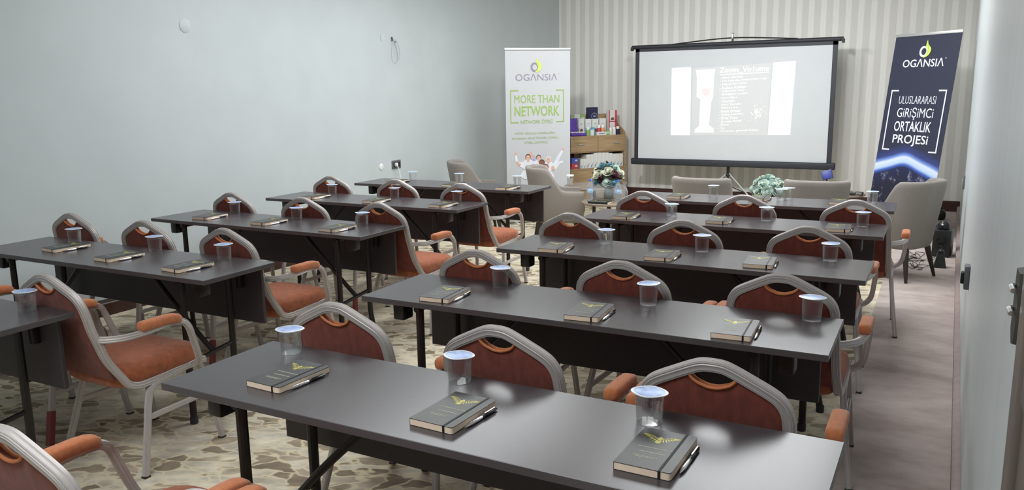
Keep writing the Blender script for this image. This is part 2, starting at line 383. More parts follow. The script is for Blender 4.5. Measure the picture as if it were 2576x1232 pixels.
# ---------------------------------------------------------------- room shell
WX = lambda y: .12 + .0135 * y           # right wall
LX = lambda y: -5.18 + .0135 * (y - 11.39)
Y0, Y1 = -1.6, 11.38
def slab(name, quad, m, off):
    """a slab: inner quad (corner points) pushed outwards by the vector off"""
    mb = MB(); a = [Vector(p) for p in quad]; o = Vector(off)
    mb.poly([tuple(p) for p in a], m); mb.poly([tuple(p + o) for p in a[::-1]], m)
    for i in range(4):
        j = (i + 1) % 4; mb.poly([tuple(a[i]), tuple(a[i] + o), tuple(a[j] + o), tuple(a[j])], m)
    bmesh.ops.remove_doubles(mb.bm, verts=mb.bm.verts, dist=1e-5)
    return struct(mb.build(name))
slab('wall_left', [(LX(Y0), Y0, 0), (LX(Y1), Y1, 0), (LX(Y1), Y1, CEIL), (LX(Y0), Y0, CEIL)], M['wall'], (-.12, 0, 0))
slab('wall_front', [(LX(Y1), Y1, 0), (WX(Y1), Y1, 0), (WX(Y1), Y1, CEIL), (LX(Y1), Y1, CEIL)], M['wallpaper'], (0, .12, 0))
slab('wall_back', [(LX(Y0), Y0, 0), (WX(Y0), Y0, 0), (WX(Y0), Y0, CEIL), (LX(Y0), Y0, CEIL)], M['wall'], (0, -.12, 0))
slab('wall_right', [(WX(1.5), 1.48, 0), (WX(Y1), Y1, 0), (WX(Y1), Y1, CEIL), (WX(1.5), 1.48, CEIL)], M['wall_gloss'], (.12, 0, 0))
slab('wall_right_rear', [(WX(Y0), Y0, 0), (WX(.5), .5, 0), (WX(.5), .5, CEIL), (WX(Y0), Y0, CEIL)], M['wall_gloss'], (.12, 0, 0))
slab('wall_right_over_door', [(WX(.5), .5, 2.12), (WX(1.5), 1.48, 2.12), (WX(1.5), 1.48, CEIL), (WX(.5), .5, CEIL)], M['wall_gloss'], (.12, 0, 0))
slab('ceiling', [(LX(Y0), Y0, CEIL), (LX(Y1), Y1, CEIL), (WX(Y1), Y1, CEIL), (WX(Y0), Y0, CEIL)], M['ceiling'], (0, 0, .12))
mb = MB()
EX = -.33
mb.poly([(LX(Y0), Y0, 0), (EX, Y0, 0), (EX, Y1, 0), (LX(Y1), Y1, 0)], M['carpet'])
mb.poly([(EX, Y0, 0), (WX(Y0), Y0, 0), (WX(Y1), Y1, 0), (EX, Y1, 0)], M['aisle'])
mb.poly([(LX(Y0), Y0, -.1), (LX(Y1), Y1, -.1), (WX(Y1), Y1, -.1), (WX(Y0), Y0, -.1)], M['aisle'])
struct(mb.build('floor'))
def skirt(name, p, q, m, h, t, nrm):
    mb = MB(); p, q = Vector(p), Vector(q); n = Vector(nrm)
    mb.grid([[tuple(p), tuple(p + n * t), tuple(p + n * t + Vector((0, 0, h - .01))), tuple(p + n * t * .4 + Vector((0, 0, h))), tuple(p + Vector((0, 0, h)))],
             [tuple(q), tuple(q + n * t), tuple(q + n * t + Vector((0, 0, h - .01))), tuple(q + n * t * .4 + Vector((0, 0, h))), tuple(q + Vector((0, 0, h)))]], m, True, True)
    return struct(mb.build(name))
skirt('baseboard_front', (LX(Y1), Y1, 0), (WX(Y1), Y1, 0), M['dark_wood'], .13, .018, (0, -1, 0))
skirt('baseboard_left', (LX(Y0), Y0, 0), (LX(Y1), Y1, 0), M['dark_wood'], .10, .014, (1, 0, 0))
skirt('baseboard_right', (WX(1.5), 1.5, 0), (WX(Y1), Y1, 0), M['pale_strip'], .07, .030, (-1, 0, 0))
mb = MB()
mb.box((WX(1) + .045, .98, 1.06), (.07, .95, 2.11), M['door'], .004)
for zz, hh in ((.55, .8), (1.55, .9)): mb.box((WX(1) + .006, 1.0, zz), (.012, .7, hh), M['door'], .005)
struct(mb.build('door_1'))
mb = MB()
mb.box((WX(1.5) - .001, 1.432, 1.06), (.016, .07, 2.12), M['door'], .003); mb.box((WX(.5) - .001, .53, 1.06), (.016, .07, 2.12), M['door'], .003)
mb.box((WX(1) - .001, 1.0, 2.14), (.016, 1.01, .06), M['door'], .003)
struct(mb.build('trim_1'))
for x, y, sx_, sy_, w in LAMPS:
    t = thing('ceiling_light', 'luminous panel light set in the white ceiling above the room', 'ceiling light', (x, y, CEIL), 0, 'luminous ceiling panels')
    mb = MB()
    for k in (-1, 1):
        mb.box((k * (sx_ / 2 + .02), 0, -.011), (.04, sy_ + .08, .022), M['alu'], .003); mb.box((0, k * (sy_ / 2 + .02), -.011), (sx_, .04, .022), M['alu'], .003)
    mb.build('frame', t)
    mb = MB(); mb.box((0, 0, -.006), (sx_, sy_, .010), M['lamp_glow']); mb.build('diffuser', t)

for x, y, z, w, tg in SPOTS:
    t = thing('track_spotlight', 'white can spotlight under the ceiling aimed at the front wall', 'spotlight', (x, y, CEIL), 0, 'ceiling spotlights')
    d = (Vector(tg) - Vector((x, y, z))).normalized(); q = Vector((0, 0, 1)).rotation_difference(d); o_ = Vector((0, 0, z - CEIL))
    mb = MB(); rows = []
    for r, u in ((.02, -.20), (.10, -.19), (.125, -.02), (.125, .03), (.118, .03), (.116, -.012), (.0, -.014)):
        rows.append([tuple(o_ + q @ Vector((max(r, .001) * math.cos(2 * math.pi * k_ / 24), max(r, .001) * math.sin(2 * math.pi * k_ / 24), u))) for k_ in range(24)])
    mb.grid(rows, M['white_plastic'], True, True); mb.build('housing', t)
    mb = MB(); mb.tube([(0, 0, 0), tuple(o_ - d * .19)], .012, M['alu'], 8); mb.build('stem', t)

# ---------------------------------------------------------------- folding tables
TW, TD, TH = 1.8, .446, .75
ORD = ['nearest', 'second', 'third', 'fourth', 'farthest']
def make_table(name):
    t = thing(name, '', 'table', group='folding seminar tables in two columns')
    mb = MB(); mb.box((TW / 2, TD / 2, TH - .011), (TW, TD, .022), M['table_edge'], .0015, 1)
    mb.bm.faces.ensure_lookup_table()
    it = mb.mi(M['table'])
    for f in mb.bm.faces:
        if f.normal.z > .9: f.material_index = it
    mb.build('tabletop', t)
    mb = MB(); mb.box((TW / 2, TD - .025, .575), (1.67, .018, .285), M['panel'], .002, 1); mb.build('modesty_panel', t)
    for sx_, xl in ((1, .235), (-1, TW - .235)):
        for yl in (.075, .355):
            mb = MB()
            if yl < .2: pts = [(xl, yl, .715), (xl, yl, .012)]
            else: pts = smooth_path([(xl, yl, .715), (xl, yl, .40), (xl, yl, .30), (xl - .004 * sx_, yl - .004, .2), (xl - .028 * sx_, yl - .012, .10), (xl - .045 * sx_, yl - .014, .012)], 5)
            mb.tube(pts, .0165, M['black_metal'], 10); lg = mb.build('leg', t)
            mb = MB(); e_ = pts[-1]; mb.lathe([(.019, .0), (.0195, .03), (.017, .035)], M['rubber'], (e_[0], e_[1], 0), 12); mb.build('foot_cap', lg)
        mb = MB()
        mb.tube([(xl, .075, .30), (xl, .355, .335)], .011, M['black_metal'], 8)
        mb.build('crossbar', t)
        mb = MB(); mb.tube([(xl, .05, .705), (xl, .385, .705)], .014, M['black_metal'], 8); mb.build('top_rail', t)
        mb = MB()
        mb.tube(smooth_path([(xl + .40 * sx_, .215, .715), (xl + .36 * sx_, .215, .66), (xl + .18 * sx_, .215, .49), (xl + .06 * sx_, .225, .37), (xl + .005 * sx_, .235, .315)], 6), .013, M['black_metal'], 8)
        mb.build('brace', t)
        mb = MB(); xb = xl - .10 * sx_
        mb.box((xb, .10, .687), (.055, .07, .085), M['black'], .008); mb.box((xb + .05 * sx_, .10, .716), (.12, .03, .022), M['black'], .004)
        mb.build('latch_block', t)
        mb = MB(); mb.box((xl - .04 * sx_, TD - .05, .66), (.03, .034, .10), M['black_metal'], .003); mb.build('panel_bracket', t)
    return t
TABLES = {('right', 0): (-1.949, 1.487, -.5), ('right', 1): (-2.055, 2.548, .2), ('right', 2): (-2.036, 3.660, -.4), ('right', 3): (-2.038, 4.778, .0), ('right', 4): (-2.034, 5.785, .7),
          ('left', 0): (-4.725, 1.434, 0), ('left', 1): (-4.677, 2.464, 0), ('left', 2): (-4.720, 3.654, -.6), ('left', 3): (-4.758, 4.761, -.1), ('left', 4): (-4.758, 5.881, -.2)}
proto = make_table('folding_table')
for i, ((side, k), (x, y, a)) in enumerate(TABLES.items()):
    lb = f'long anthracite folding table, {ORD[k]} from the camera in the {side} column'
    if k == 4: lb = f'long anthracite folding table farthest from the camera in the {side} column, nearest the beige armchairs'
    if i == 0: proto.location = (x, y, 0); proto.rotation_euler.z = R(a); proto['label'] = lb
    else: dup(proto, (x, y, 0), R(a), lb)

# ---------------------------------------------------------------- banquet armchairs
def chair_prof(a, b_, ridges=True):
    P = []
    n = 28
    for k in range(n):
        t = 2 * math.pi * k / n
        c_, s_ = math.cos(t), math.sin(t)
        u = a * math.copysign(abs(c_) ** .55, c_); v = b_ * math.copysign(abs(s_) ** .55, s_)
        if ridges and k % 2: u *= .86; v *= .86
        P.append((u, v))
    return P
def lean(z):
    T = [(.36, -.15), (.42, -.195), (.64, -.275), (.80, -.312), (.90, -.330)]
    if z <= T[0][0]: return T[0][1]
    for (z0, y0), (z1, y1) in zip(T, T[1:]):
        if z <= z1: return y0 + (y1 - y0) * (z - z0) / (z1 - z0)
    return T[-1][1]
ARCH = [(0, .867), (.028, .865), (.055, .855), (.10, .833), (.148, .808), (.172, .788), (.187, .757), (.192, .71), (.193, .66)]
def arch_z(x):
    x = abs(x)
    for (x0, z0), (x1, z1) in zip(ARCH, ARCH[1:]):
        if x <= x1 + 1e-9: return z0 + (z1 - z0) * (x - x0) / max(x1 - x0, 1e-6)
    return ARCH[-1][1]
def make_chair(maroon_end=False):
    t = thing('banquet_armchair', '', 'chair', group='rust banquet armchairs at the tables')
    # continuous side rail, post and arched back tube
    half = [(.205, .235, .392), (.205, .10, .386), (.205, -.06, .378), (.204, -.115, .380), (.203, -.152, .398), (.201, -.178, .435)]
    half += [(.197, lean(.52), .52), (.195, lean(.60), .60), (.193, lean(.66), .66)]
    half += [(x, lean(z), z) for x, z in reversed(ARCH[:-1])]
    full = half + [(-x, y, z) for x, y, z in reversed(half[:-1])]
    mb = MB(); mb.sweep(smooth_path(full, 4), chair_prof(.0165, .0155), M['frame'], (1, 0, 0))
    mb.tube([(-.205, .215, .375), (.205, .215, .375)], .010, M['frame'], 8)
    mb.tube([(-.205, -.05, .365), (.205, -.05, .365)], .010, M['frame'], 8)
    mb.build('frame', t)
    # backrest with crescent hand hole
    NX, NZ = 28, 12; HW, HD = .062, .050
    def top(x):
        z = arch_z(x) - .010
        if abs(x) < HW: z -= .004 + HD * max(0, 1 - (x / HW) ** 2) ** .75
        return z
    xs = [-.182 + .364 * i / NX for i in range(NX + 1)]
    mb = MB(); rows_b, rows_f = [], []
    for j in range(NZ + 1):
        rb, rf = [], []
        for x in xs:
            z = .425 + (top(x) - .425) * j / NZ
            edge = min(1, (.182 - abs(x)) / .03) * min(1, j / 1.5 + .2) * min(1, (NZ - j) / 1.5 + .2)
            rb.append((x, lean(z) - .004 - .006 * edge, z)); rf.append((x, lean(z) + .010 + .022 * edge, z))
        rows_b.append(rb); rows_f.append(rf)
    mb.grid(rows_b, M['fabric_back']); mb.grid(rows_f, M['fabric_seat'])
    ring_b = rows_b[0] + [r[-1] for r in rows_b[1:]] + rows_b[-1][::-1][1:] + [r[0] for r in rows_b[::-1][1:-1]]
    ring_f = rows_f[0] + [r[-1] for r in rows_f[1:]] + rows_f[-1][::-1][1:] + [r[0] for r in rows_f[::-1][1:-1]]
    mb.grid([ring_b, ring_f], M['fabric_back'], True)
    bmesh.ops.remove_doubles(mb.bm, verts=mb.bm.verts, dist=1e-5)
    bk = mb.build('backrest', t, sharp=60)
    mb = MB()
    for dy in (-.008, .012):
        mb.tube([(x, lean(top(x)) + dy, top(x) + .001) for x in [HW * math.sin(R(-84 + 168 * k / 18)) for k in range(19)]], .0042, M['piping'], 8)
    mb.build('hand_hole_piping', bk)
    # seat
    mb = MB(); rows = []
    P = [(-.02, .0), (.0, .02), (.0, .055), (-.006, .075), (-.022, .088), (-.06, .096), (-.12, .10), (-.19, .102)]
    for off, h in [(-.05, -.004)] + P:
        row = []
        for k in range(40):
            a = 2 * math.pi * k / 40; c_, s_ = math.cos(a), math.sin(a)
            hx, hy = .218 + off, .225 + off
            x = hx * math.copysign(abs(c_) ** .42, c_); y = hy * math.copysign(abs(s_) ** .42, s_)
            tap = 1 - .06 * (1 - (y + .225) / .45)
            row.append((x * tap, y + .035, .372 + h))
        rows.append(row)
    mb.grid(rows, M['fabric_seat'], True, True); mb.build('seat', t, sharp=60)
    # arms
    for s in (-1, 1):
        pts = [(s * .190, lean(.618) + .002, .618), (s * .232, -.235, .616), (s * .268, -.175, .616), (s * .286, -.09, .622), (s * .283, .0, .628), (s * .283, .055, .626), (s * .282, .085, .612),
               (s * .286, .105, .580), (s * .280, .125, .52), (s * .270, .15, .45), (s * .252, .165, .412), (s * .226, .165, .392), (s * .208, .16, .387)]
        mb = MB(); mb.sweep(smooth_path(pts, 4), chair_prof(.0125, .0135), M['frame'], (s, .3, 0)); ar = mb.build('arm', t)
        mb = MB(); rows = []
        for yy, sc_ in ((-.135, .0), (-.134, .6), (-.128, .9), (-.115, 1), (0, 1), (.035, 1), (.055, .92), (.066, .6), (.068, .0)):
            zz = .628 - (0 if yy < .0 else .25 * max(0, yy - .02)) + (.0 if yy > -.1 else 0)
            row = []
            for k in range(16):
                a = 2 * math.pi * k / 16; c_, s_ = math.cos(a), math.sin(a)
                row.append((s * .282 + .0245 * max(sc_, .02) * math.copysign(abs(c_) ** .6, c_), yy, zz + .019 + .021 * max(sc_, .02) * math.copysign(abs(s_) ** .6, s_)))
            rows.append(row)
        mb.grid(rows, M['fabric_pad'], True, True); mb.build('arm_pad', ar, sharp=60)
    # legs and stretchers
    for s in (-1, 1):
        mb = MB(); rp_ = [(s * .209, .10, .377), (s * .212, -.01, .372), (s * .216, -.055, .352), (s * .222, -.08, .31), (s * .240, -.115, .18), (s * .266, -.162, .006)]
        mb.sweep(smooth_path(rp_, 5), chair_prof(.0125, .0135), M['frame'], (s, 0, 0)); lg = mb.build('leg', t)
        mb = MB(); mb.box((s * .266, -.162, .004), (.027, .029, .008), M['rubber'], .002); mb.build('foot_cap', lg)
        if maroon_end and s == 1:
            mb = MB(); mb.sweep([(s * .243, -.121, .16), (s * .265, -.160, .012)], chair_prof(.0155, .0165, False), M['maroon'], (s, 0, 0)); mb.build('maroon_leg_end', lg)  # lower end of the rear right leg coloured maroon by a thin shell
        mb = MB(); fp = [(s * .207, .20, .388), (s * .212, .225, .30), (s * .225, .255, .12), (s * .233, .272, .006)]
        mb.sweep(smooth_path(fp, 4), chair_prof(.0125, .0135), M['frame'], (s, 0, 0)); lg = mb.build('leg', t)
        mb = MB(); mb.box((s * .233, .272, .004), (.027, .029, .008), M['rubber'], .002); mb.build('foot_cap', lg)
        mb = MB(); mb.sweep([(s * .232, -.10, .235), (s * .217, .238, .235)], chair_prof(.009, .012), M['frame'], (s, 0, 0)); mb.build('stretcher', t)
    return t
SEAT = ['left', 'middle', 'right']
CH = {('right', 0): [(-1.715, .915), (-1.09, .90)], ('right', 1): [(-1.747, 2.02), (-1.118, 2.012), (-.475, 1.985)], ('right', 2): [(-1.768, 2.995), (-1.104, 3.03), (-.484, 3.05)],
      ('right', 3): [(-1.815, 4.135), (-1.168, 4.14), (-.54, 4.18)], ('right', 4): [(-1.755, 5.235), (-1.095, 5.27), (-.43, 5.275)],
      ('left', 1): [(-4.38, 1.89), (-3.745, 1.888), (-3.10, 1.888)], ('left', 2): [(-4.60, 3.0), (-3.925, 2.975), (-3.285, 2.97)],
      ('left', 3): [(-4.45, 4.12), (-3.775, 4.10), (-3.12, 4.088)], ('left', 4): [(-4.53, 5.28), (-3.835, 5.26), (-3.185, 5.205)]}
cp, cps = make_chair(), make_chair(True)
first = {id(cp): True, id(cps): True}
for (side, k), lst in CH.items():
    for j, (x, y) in enumerate(lst):
        if (side, k, j) == ('left', 1, 0): continue
        src = cps if (side == 'left' and j == 1) else cp
        lb = f'rust armchair with pale arched frame, {SEAT[j]} seat at the {ORD[k]} table of the {side} column'
        a = R(random.uniform(-1.2, 1.2)); loc = (x, y + .325, 0)
        if first[id(src)]:
            first[id(src)] = False; src.location = loc; src.rotation_euler.z = a; src['label'] = lb
        else: dup(src, loc, a, lb)

# ---------------------------------------------------------------- notebooks, pens, cups
def make_notebook():
    t = thing('notebook', '', 'notebook', group='black notebooks with gold emblem on the tables')
    w, l, h = .13, .205, .017
    def rr(z, i=0.0, rad=.008):
        out = []
        for cx, cy, a0 in ((w - i - rad, l - i - rad, 0), (i + .002, l - i - .002, 90), (i + .002, i + .002, 180), (w - i - rad, i + rad, 270)):
            rad2 = rad if cx > w / 2 else .002
            for k in range(5):
                a = R(a0 + 90 * k / 4); out.append((cx + rad2 * math.cos(a), cy + rad2 * math.sin(a), z))
        return out
    mb = MB(); mb.grid([rr(.0174), rr(.0188)], M['cover'], True, True); mb.grid([rr(0), rr(.0014)], M['cover'], True, True)
    mb.box((.0012, l / 2, .0094), (.0024, l - .001, .0188), M['cover'], .0008, 1); mb.build('cover', t)
    mb = MB(); mb.grid([rr(.0013, .0006), rr(.0175, .0006)], M['pages'], True, True); mb.build('pages', t)
    mb = MB(); xe = .101
    mb.grid([[(xe, -.001, -.0), (xe + .006, -.001, -.0)], [(xe, -.001, .0195), (xe + .006, -.001, .0195)], [(xe, l + .001, .0195), (xe + .006, l + .001, .0195)], [(xe, l + .001, .0), (xe + .006, l + .001, .0)]], M['elastic'])
    mb.build('elastic_band', t)
    # emblem: spread feathered wings with a small body
    mb = MB(); z = .0189; cx, cy, ES = .055, .150, .80
    def feather(x0, y0, x1, y1, wd):
        x0, y0, x1, y1, wd = x0 * ES, y0 * ES, x1 * ES, y1 * ES, wd * ES
        d = Vector((x1 - x0, y1 - y0)); n = Vector((-d.y, d.x)).normalized() * wd
        mb.poly([(cx + x0, cy + y0, z), (cx + x0 + d.x * .45 + n.x, cy + y0 + d.y * .45 + n.y, z), (cx + x1, cy + y1, z), (cx + x0 + d.x * .45 - n.x, cy + y0 + d.y * .45 - n.y, z)], M['gold'], .0003, (0, 0, 1))
    for s in (-1, 1):
        arm = [(.004, .004), (.014, .012), (.024, .019), (.034, .024), (.043, .026)]
        for k in range(9):
            u = k / 8 * 3.999; q_, f_ = int(u), u - int(u)
            ax_, ay_ = arm[q_][0] + (arm[q_ + 1][0] - arm[q_][0]) * f_, arm[q_][1] + (arm[q_ + 1][1] - arm[q_][1]) * f_
            an = R(-82 + 9.0 * k); ln = .030 - .0018 * k
            feather(s * ax_, ay_, s * (ax_ + ln * math.cos(an)), ay_ + ln * math.sin(an), .0026)
        for k in range(4): feather(s * arm[k][0], arm[k][1], s * arm[k + 1][0], arm[k + 1][1] + .001, .0022)
        for k in range(2):
            an = R(-88 + 16 * k); feather(0, -.004, s * .022 * math.cos(an), -.004 + .026 * math.sin(an), .003)
    mb.poly([(cx + .0055 * math.cos(2 * math.pi * k / 14), cy + .006 + .0095 * math.sin(2 * math.pi * k / 14), z) for k in range(14)], M['gold'], .0003, (0, 0, 1))
    mb.build('gold_emblem', t)
    mb = MB(); rr_ = random.Random(3)
    for yy, x0, x1, hh in ((.100, .020, .098, .0042), (.076, .032, .088, .0042), (.053, .024, .080, .003), (.0475, .030, .076, .003)):
        x = x0
        while x < x1:
            wd = rr_.uniform(.002, .0045); mb.poly([(x, yy, z), (x + wd, yy, z), (x + wd, yy + hh * rr_.uniform(.7, 1), z), (x, yy + hh, z)], M['foil_text'], .0002, (0, 0, 1)); x += wd + .0009
    mb.build('cover_lettering', t)
    return t
def make_pen():
    t = thing('pen', '', 'pen', group='pens beside the notebooks')
    r = .0052
    def lat(prof, m, name):
        mb = MB(); rows = [[(rr * math.cos(2 * math.pi * k / 12), yy, r + rr * math.sin(2 * math.pi * k / 12)) for k in range(12)] for rr, yy in prof]
        mb.grid(rows, m, True, True); return mb.build(name, t)
    lat([(.0008, 0), (.0016, .004), (.0036, .014), (.0044, .022)], M['silver'], 'tip')
    lat([(.0044, .022), (.0052, .028), (.0052, .074), (.0046, .076)], M['silver'], 'barrel')
    lat([(.0046, .076), (.0055, .077), (.0055, .084), (.0046, .085)], M['black'], 'ring')
    lat([(.0048, .085), (.0052, .088), (.0050, .134), (.003, .137), (.0028, .143), (.0024, .144)], M['black_gloss'], 'cap')
    mb = MB(); mb.box((.0, .112, r * 2 + .0012), (.0035, .046, .0014), M['silver'], .0005, 1); mb.box((0, .134, r * 2 - .001), (.0035, .003, .005), M['silver'], .0005, 1); mb.build('clip', t)
    return t
def make_cup():
    t = thing('water_cup', '', 'cup', group='sealed water cups on the tables')
    mb = MB(); mb.lathe([(.0, .0), (.0315, .0), (.0325, .002), (.0335, .02), (.0365, .074), (.0375, .079), (.0385, .080)], M['clear'], n=28, cap=False); mb.build('cup_wall', t)
    mb = MB(); mb.lathe([(.001, .0025), (.0312, .0025), (.0322, .02), (.0348, .068), (.001, .068)], M['water'], n=28); mb.build('water', t)
    mb = MB()
    def lid(z, sc_):
        out = []
        for k in range(40):
            a = 2 * math.pi * k / 40; r = .0395 + .0075 * abs(math.cos(a)) ** 6 + .001 * abs(math.sin(a)) ** 8
            out.append((r * sc_ * math.cos(a), r * sc_ * math.sin(a), z))
        return out
    mb.grid([lid(.0795, 1), lid(.0812, 1.0), lid(.0815, .985)], M['lid_white'], True, True); ld_ = mb.build('lid', t)
    mb = MB(); mb.grid([lid(.0815, .86), lid(.0818, .84)], M['lid_blue'], True, True); mb.build('lid_print', ld_)
    return t
# place settings: notebook (near-left corner x, y, turn) and cup (x, y)
NB = {('right', 0): [(-1.701, 1.576, -3), (-1.123, 1.555, -3), (-.581, 1.552, -1)], ('right', 1): [(-1.789, 2.578, 4), (-1.16, 2.578, 4), (-.628, 2.583, 3)],
      ('right', 2): [(-1.788, 3.655, 7), (-1.23, 3.68, 3), (-.763, 3.705, 4)], ('right', 3): [(-1.830, 4.808, 2), (-1.234, 4.858, 3), (-.545, 4.838, 2)],
      ('right', 4): [(-1.796, 5.888, 1), (-1.21, 5.975, 3), (-.659, 5.98, 0)],
      ('left', 1): [(-4.275, 2.606, -4), (-3.765, 2.556, -3), (-3.236, 2.534, -5)], ('left', 2): [(-4.402, 3.725, 6), (-3.865, 3.720, -2), (-3.285, 3.698, -2)],
      ('left', 3): [(-4.438, 4.826, 1), (-3.825, 4.805, 2), (-3.232, 4.812, -1)], ('left', 4): [(-4.475, 5.975, -1), (-3.83, 5.925, -2), (-3.278, 5.892, -1)]}
CUP = {('right', 0): [(-1.795, 1.86), (-1.168, 1.87), (-.591, 1.83)], ('right', 1): [(-1.612, 2.93), (-.954, 2.918), (-.36, 2.955)], ('right', 2): [(-1.543, 3.99), (-1.036, 4.02), (-.425, 4.04)],
       ('right', 3): [(-1.507, 5.06), (-.924, 5.13), (-.371, 5.135)], ('right', 4): [(-1.509, 6.15), (-.998, 6.10), (-.395, 6.18)],
       ('left', 0): [None, None, (-3.11, 1.81)], ('left', 1): [(-4.34, 2.845), (-3.683, 2.86), (-3.152, 2.845)], ('left', 2): [(-4.333, 4.04), (-3.72, 3.99), (-3.171, 3.985)],
       ('left', 3): [(-4.397, 5.15), (-3.763, 5.14), (-3.182, 5.13)], ('left', 4): [(-4.371, 6.27), (-3.862, 6.275), (-3.262, 6.27)]}
npr, ppr, cpr = make_notebook(), make_pen(), make_cup()
used = set()
def put(src, loc, rz, lb):
    if src.name not in used: used.add(src.name); src.location = loc; src.rotation_euler.z = rz; src['label'] = lb
    else: dup(src, loc, rz, lb)
for (side, k), lst in NB.items():
    for j, (x, y, a) in enumerate(lst):
        put(npr, (x, y, TH), R(a), f'black notebook with gold emblem, {SEAT[j]} place on the {ORD[k]} {side}-column table')
        d = Vector((.1385, .025 + random.uniform(0, .02))); d.rotate(Matrix.Rotation(R(a), 2))
        put(ppr, (x + d.x, y + d.y, TH), R(a + random.uniform(-2, 1)), f'slim silver and black pen by the {SEAT[j]} notebook on the {ORD[k]} {side}-column table')
for (side, k), lst in CUP.items():
    for j, p in enumerate(lst):
        if p: put(cpr, (p[0], p[1], TH), R(random.uniform(-30, 30)) + (R(27) if side == 'right' else R(40)), f'sealed clear water cup, {SEAT[j]} place on the {ORD[k]} table of the {side} column')
put(cpr, (-.965, 6.193, TH), R(10), 'sealed clear water cup just behind another cup, middle of the farthest right-column table')

# ---------------------------------------------------------------- tub armchairs
def make_tub(name='tub_armchair'):
    t = thing(name, '', 'armchair', group='beige tub armchairs around the presentation area')
    path = []
    hw, yb, yf, rc = .215, -.235, .245, .13
    path += [(-hw, yf - (yf - (yb + rc)) * k / 8) for k in range(8)]
    path += [(-hw + rc + rc * math.cos(R(180 + 90 * k / 8)), yb + rc + rc * math.sin(R(180 + 90 * k / 8))) for k in range(8)]
    path += [(-hw + rc + (2 * hw - 2 * rc) * k / 6, yb) for k in range(6)]
    path += [(hw - rc + rc * math.cos(R(270 + 90 * k / 8)), yb + rc + rc * math.sin(R(270 + 90 * k / 8))) for k in range(8)]
    path += [(hw, yb + rc + (yf - (yb + rc)) * k / 8) for k in range(9)]
    mb = MB(); rows = []
    n = len(path)
    for i, (x, y) in enumerate(path):
        a_, b_ = path[max(i - 1, 0)], path[min(i + 1, n - 1)]
        d = Vector((b_[0] - a_[0], b_[1] - a_[1])).normalized(); nrm = Vector((d.y, -d.x)); nrm = -nrm if nrm.dot(Vector((x, y))) < 0 else nrm
        f = (y - yb) / (yf - yb)                                  # 0 at the back, 1 at the arm fronts
        st = min(1, max(0, (f - .18) / .42)); st = st * st * (3 - 2 * st)
        h = .815 - .225 * st - .02 * f
        fl = lambda z: nrm * ((.045 + .05 * abs(nrm.y)) * (z - .27) / .55) * (1 - .45 * f) - nrm * .02
        th = .062 * (1 - .15 * f)
        P = lambda o, z: (x + nrm.x * o + fl(z).x, y + nrm.y * o + fl(z).y, z)
        rows.append([P(-.02, .255), P(.012, .262), P(.022, .29), P(.022, h - .05), P(.020, h - .018), P(.008, h - .004), P(-.012, h), P(-.034, h - .006), P(-th + .022, h - .022), P(-th + .02, h - .06), P(-th + .02, .36), P(-th + .02, .27)])
    mb.grid(rows, M['tub'], True, True); mb.build('shell', t, sharp=70)
    mb = MB(); mb.box((0, .01, .30), (.36, .43, .085), M['tub'], .02, 3); mb.build('base', t)
    mb = MB(); mb.box((0, .04, .395), (.36, .45, .12), M['tub'], .045, 4); mb.build('seat_cushion', t, sharp=70)
    for sx_ in (-1, 1):
        for sy_ in (-1, 1):
            mb = MB(); x0, y0, x1, y1 = sx_ * .155, sy_ * .18, sx_ * .21, sy_ * .235
            mb.grid([[(x0 + r * math.cos(2 * math.pi * k / 12) + (x1 - x0) * u, y0 + r * math.sin(2 * math.pi * k / 12) + (y1 - y0) * u, .275 * (1 - u)) for k in range(12)] for u, r in ((0, .026), (.5, .020), (1, .012))], M['leg_dark'], True, True)
            mb.build('leg', t)
    return t
tub = make_tub()
put(tub, (-3.40, 7.42, 0), R(-62), 'beige tub armchair with dark legs behind the left column, partly hiding the white banner')
put(tub, (-.27, 7.33, 0), R(62), 'beige tub armchair by the right wall in front of the dark banner')
put(tub, (-1.79, 7.06, 0), R(-4), 'beige tub armchair turned to the screen, left of the teal flowers')
put(tub, (-.885, 7.16, 0), R(5), 'beige tub armchair turned to the screen, right of the teal flowers')
put(tub, (-4.52, 7.72, 0), R(-52), 'beige tub armchair against the plain left wall beyond the farthest table')

# ---------------------------------------------------------------- round side tables and what stands on them
def make_side(name, loc, r, h, label, grp='small round side tables'):
    t = thing(name, label, 'side table', loc, 0, grp)
    mb = MB(); mb.lathe([(.0, h - .022), (r - .01, h - .022), (r, h - .016), (r, h - .005), (r - .006, h), (.0, h)], M['walnut'], n=40, cap=False); mb.build('top', t)
    mb = MB(); mb.lathe([(.02, .02), (.02, h - .022)], M['black_metal'], n=14); mb.build('column', t)
    mb = MB(); mb.lathe([(.0, 0), (r * .6, 0), (r * .6, .012), (.03, .022), (.0, .022)], M['black_metal'], n=30, cap=False); mb.build('foot', t)
    return t
make_side('round_side_table', (-2.80, 7.30, 0), .27, .50, 'round side table carrying the wrapped bouquet and two water bottles')
make_side('round_side_table', (-1.42, 7.92, 0), .33, .46, 'round side table under the teal rose arrangement')
make_side('round_side_table', (-.90, 8.72, 0), .28, .50, 'round side table with dark notebook behind the right-hand tub armchair')
make_side('round_side_table', (-3.42, 8.45, 0), .34, .50, 'round side table in front of the oak shelf, holding three lidded cups')

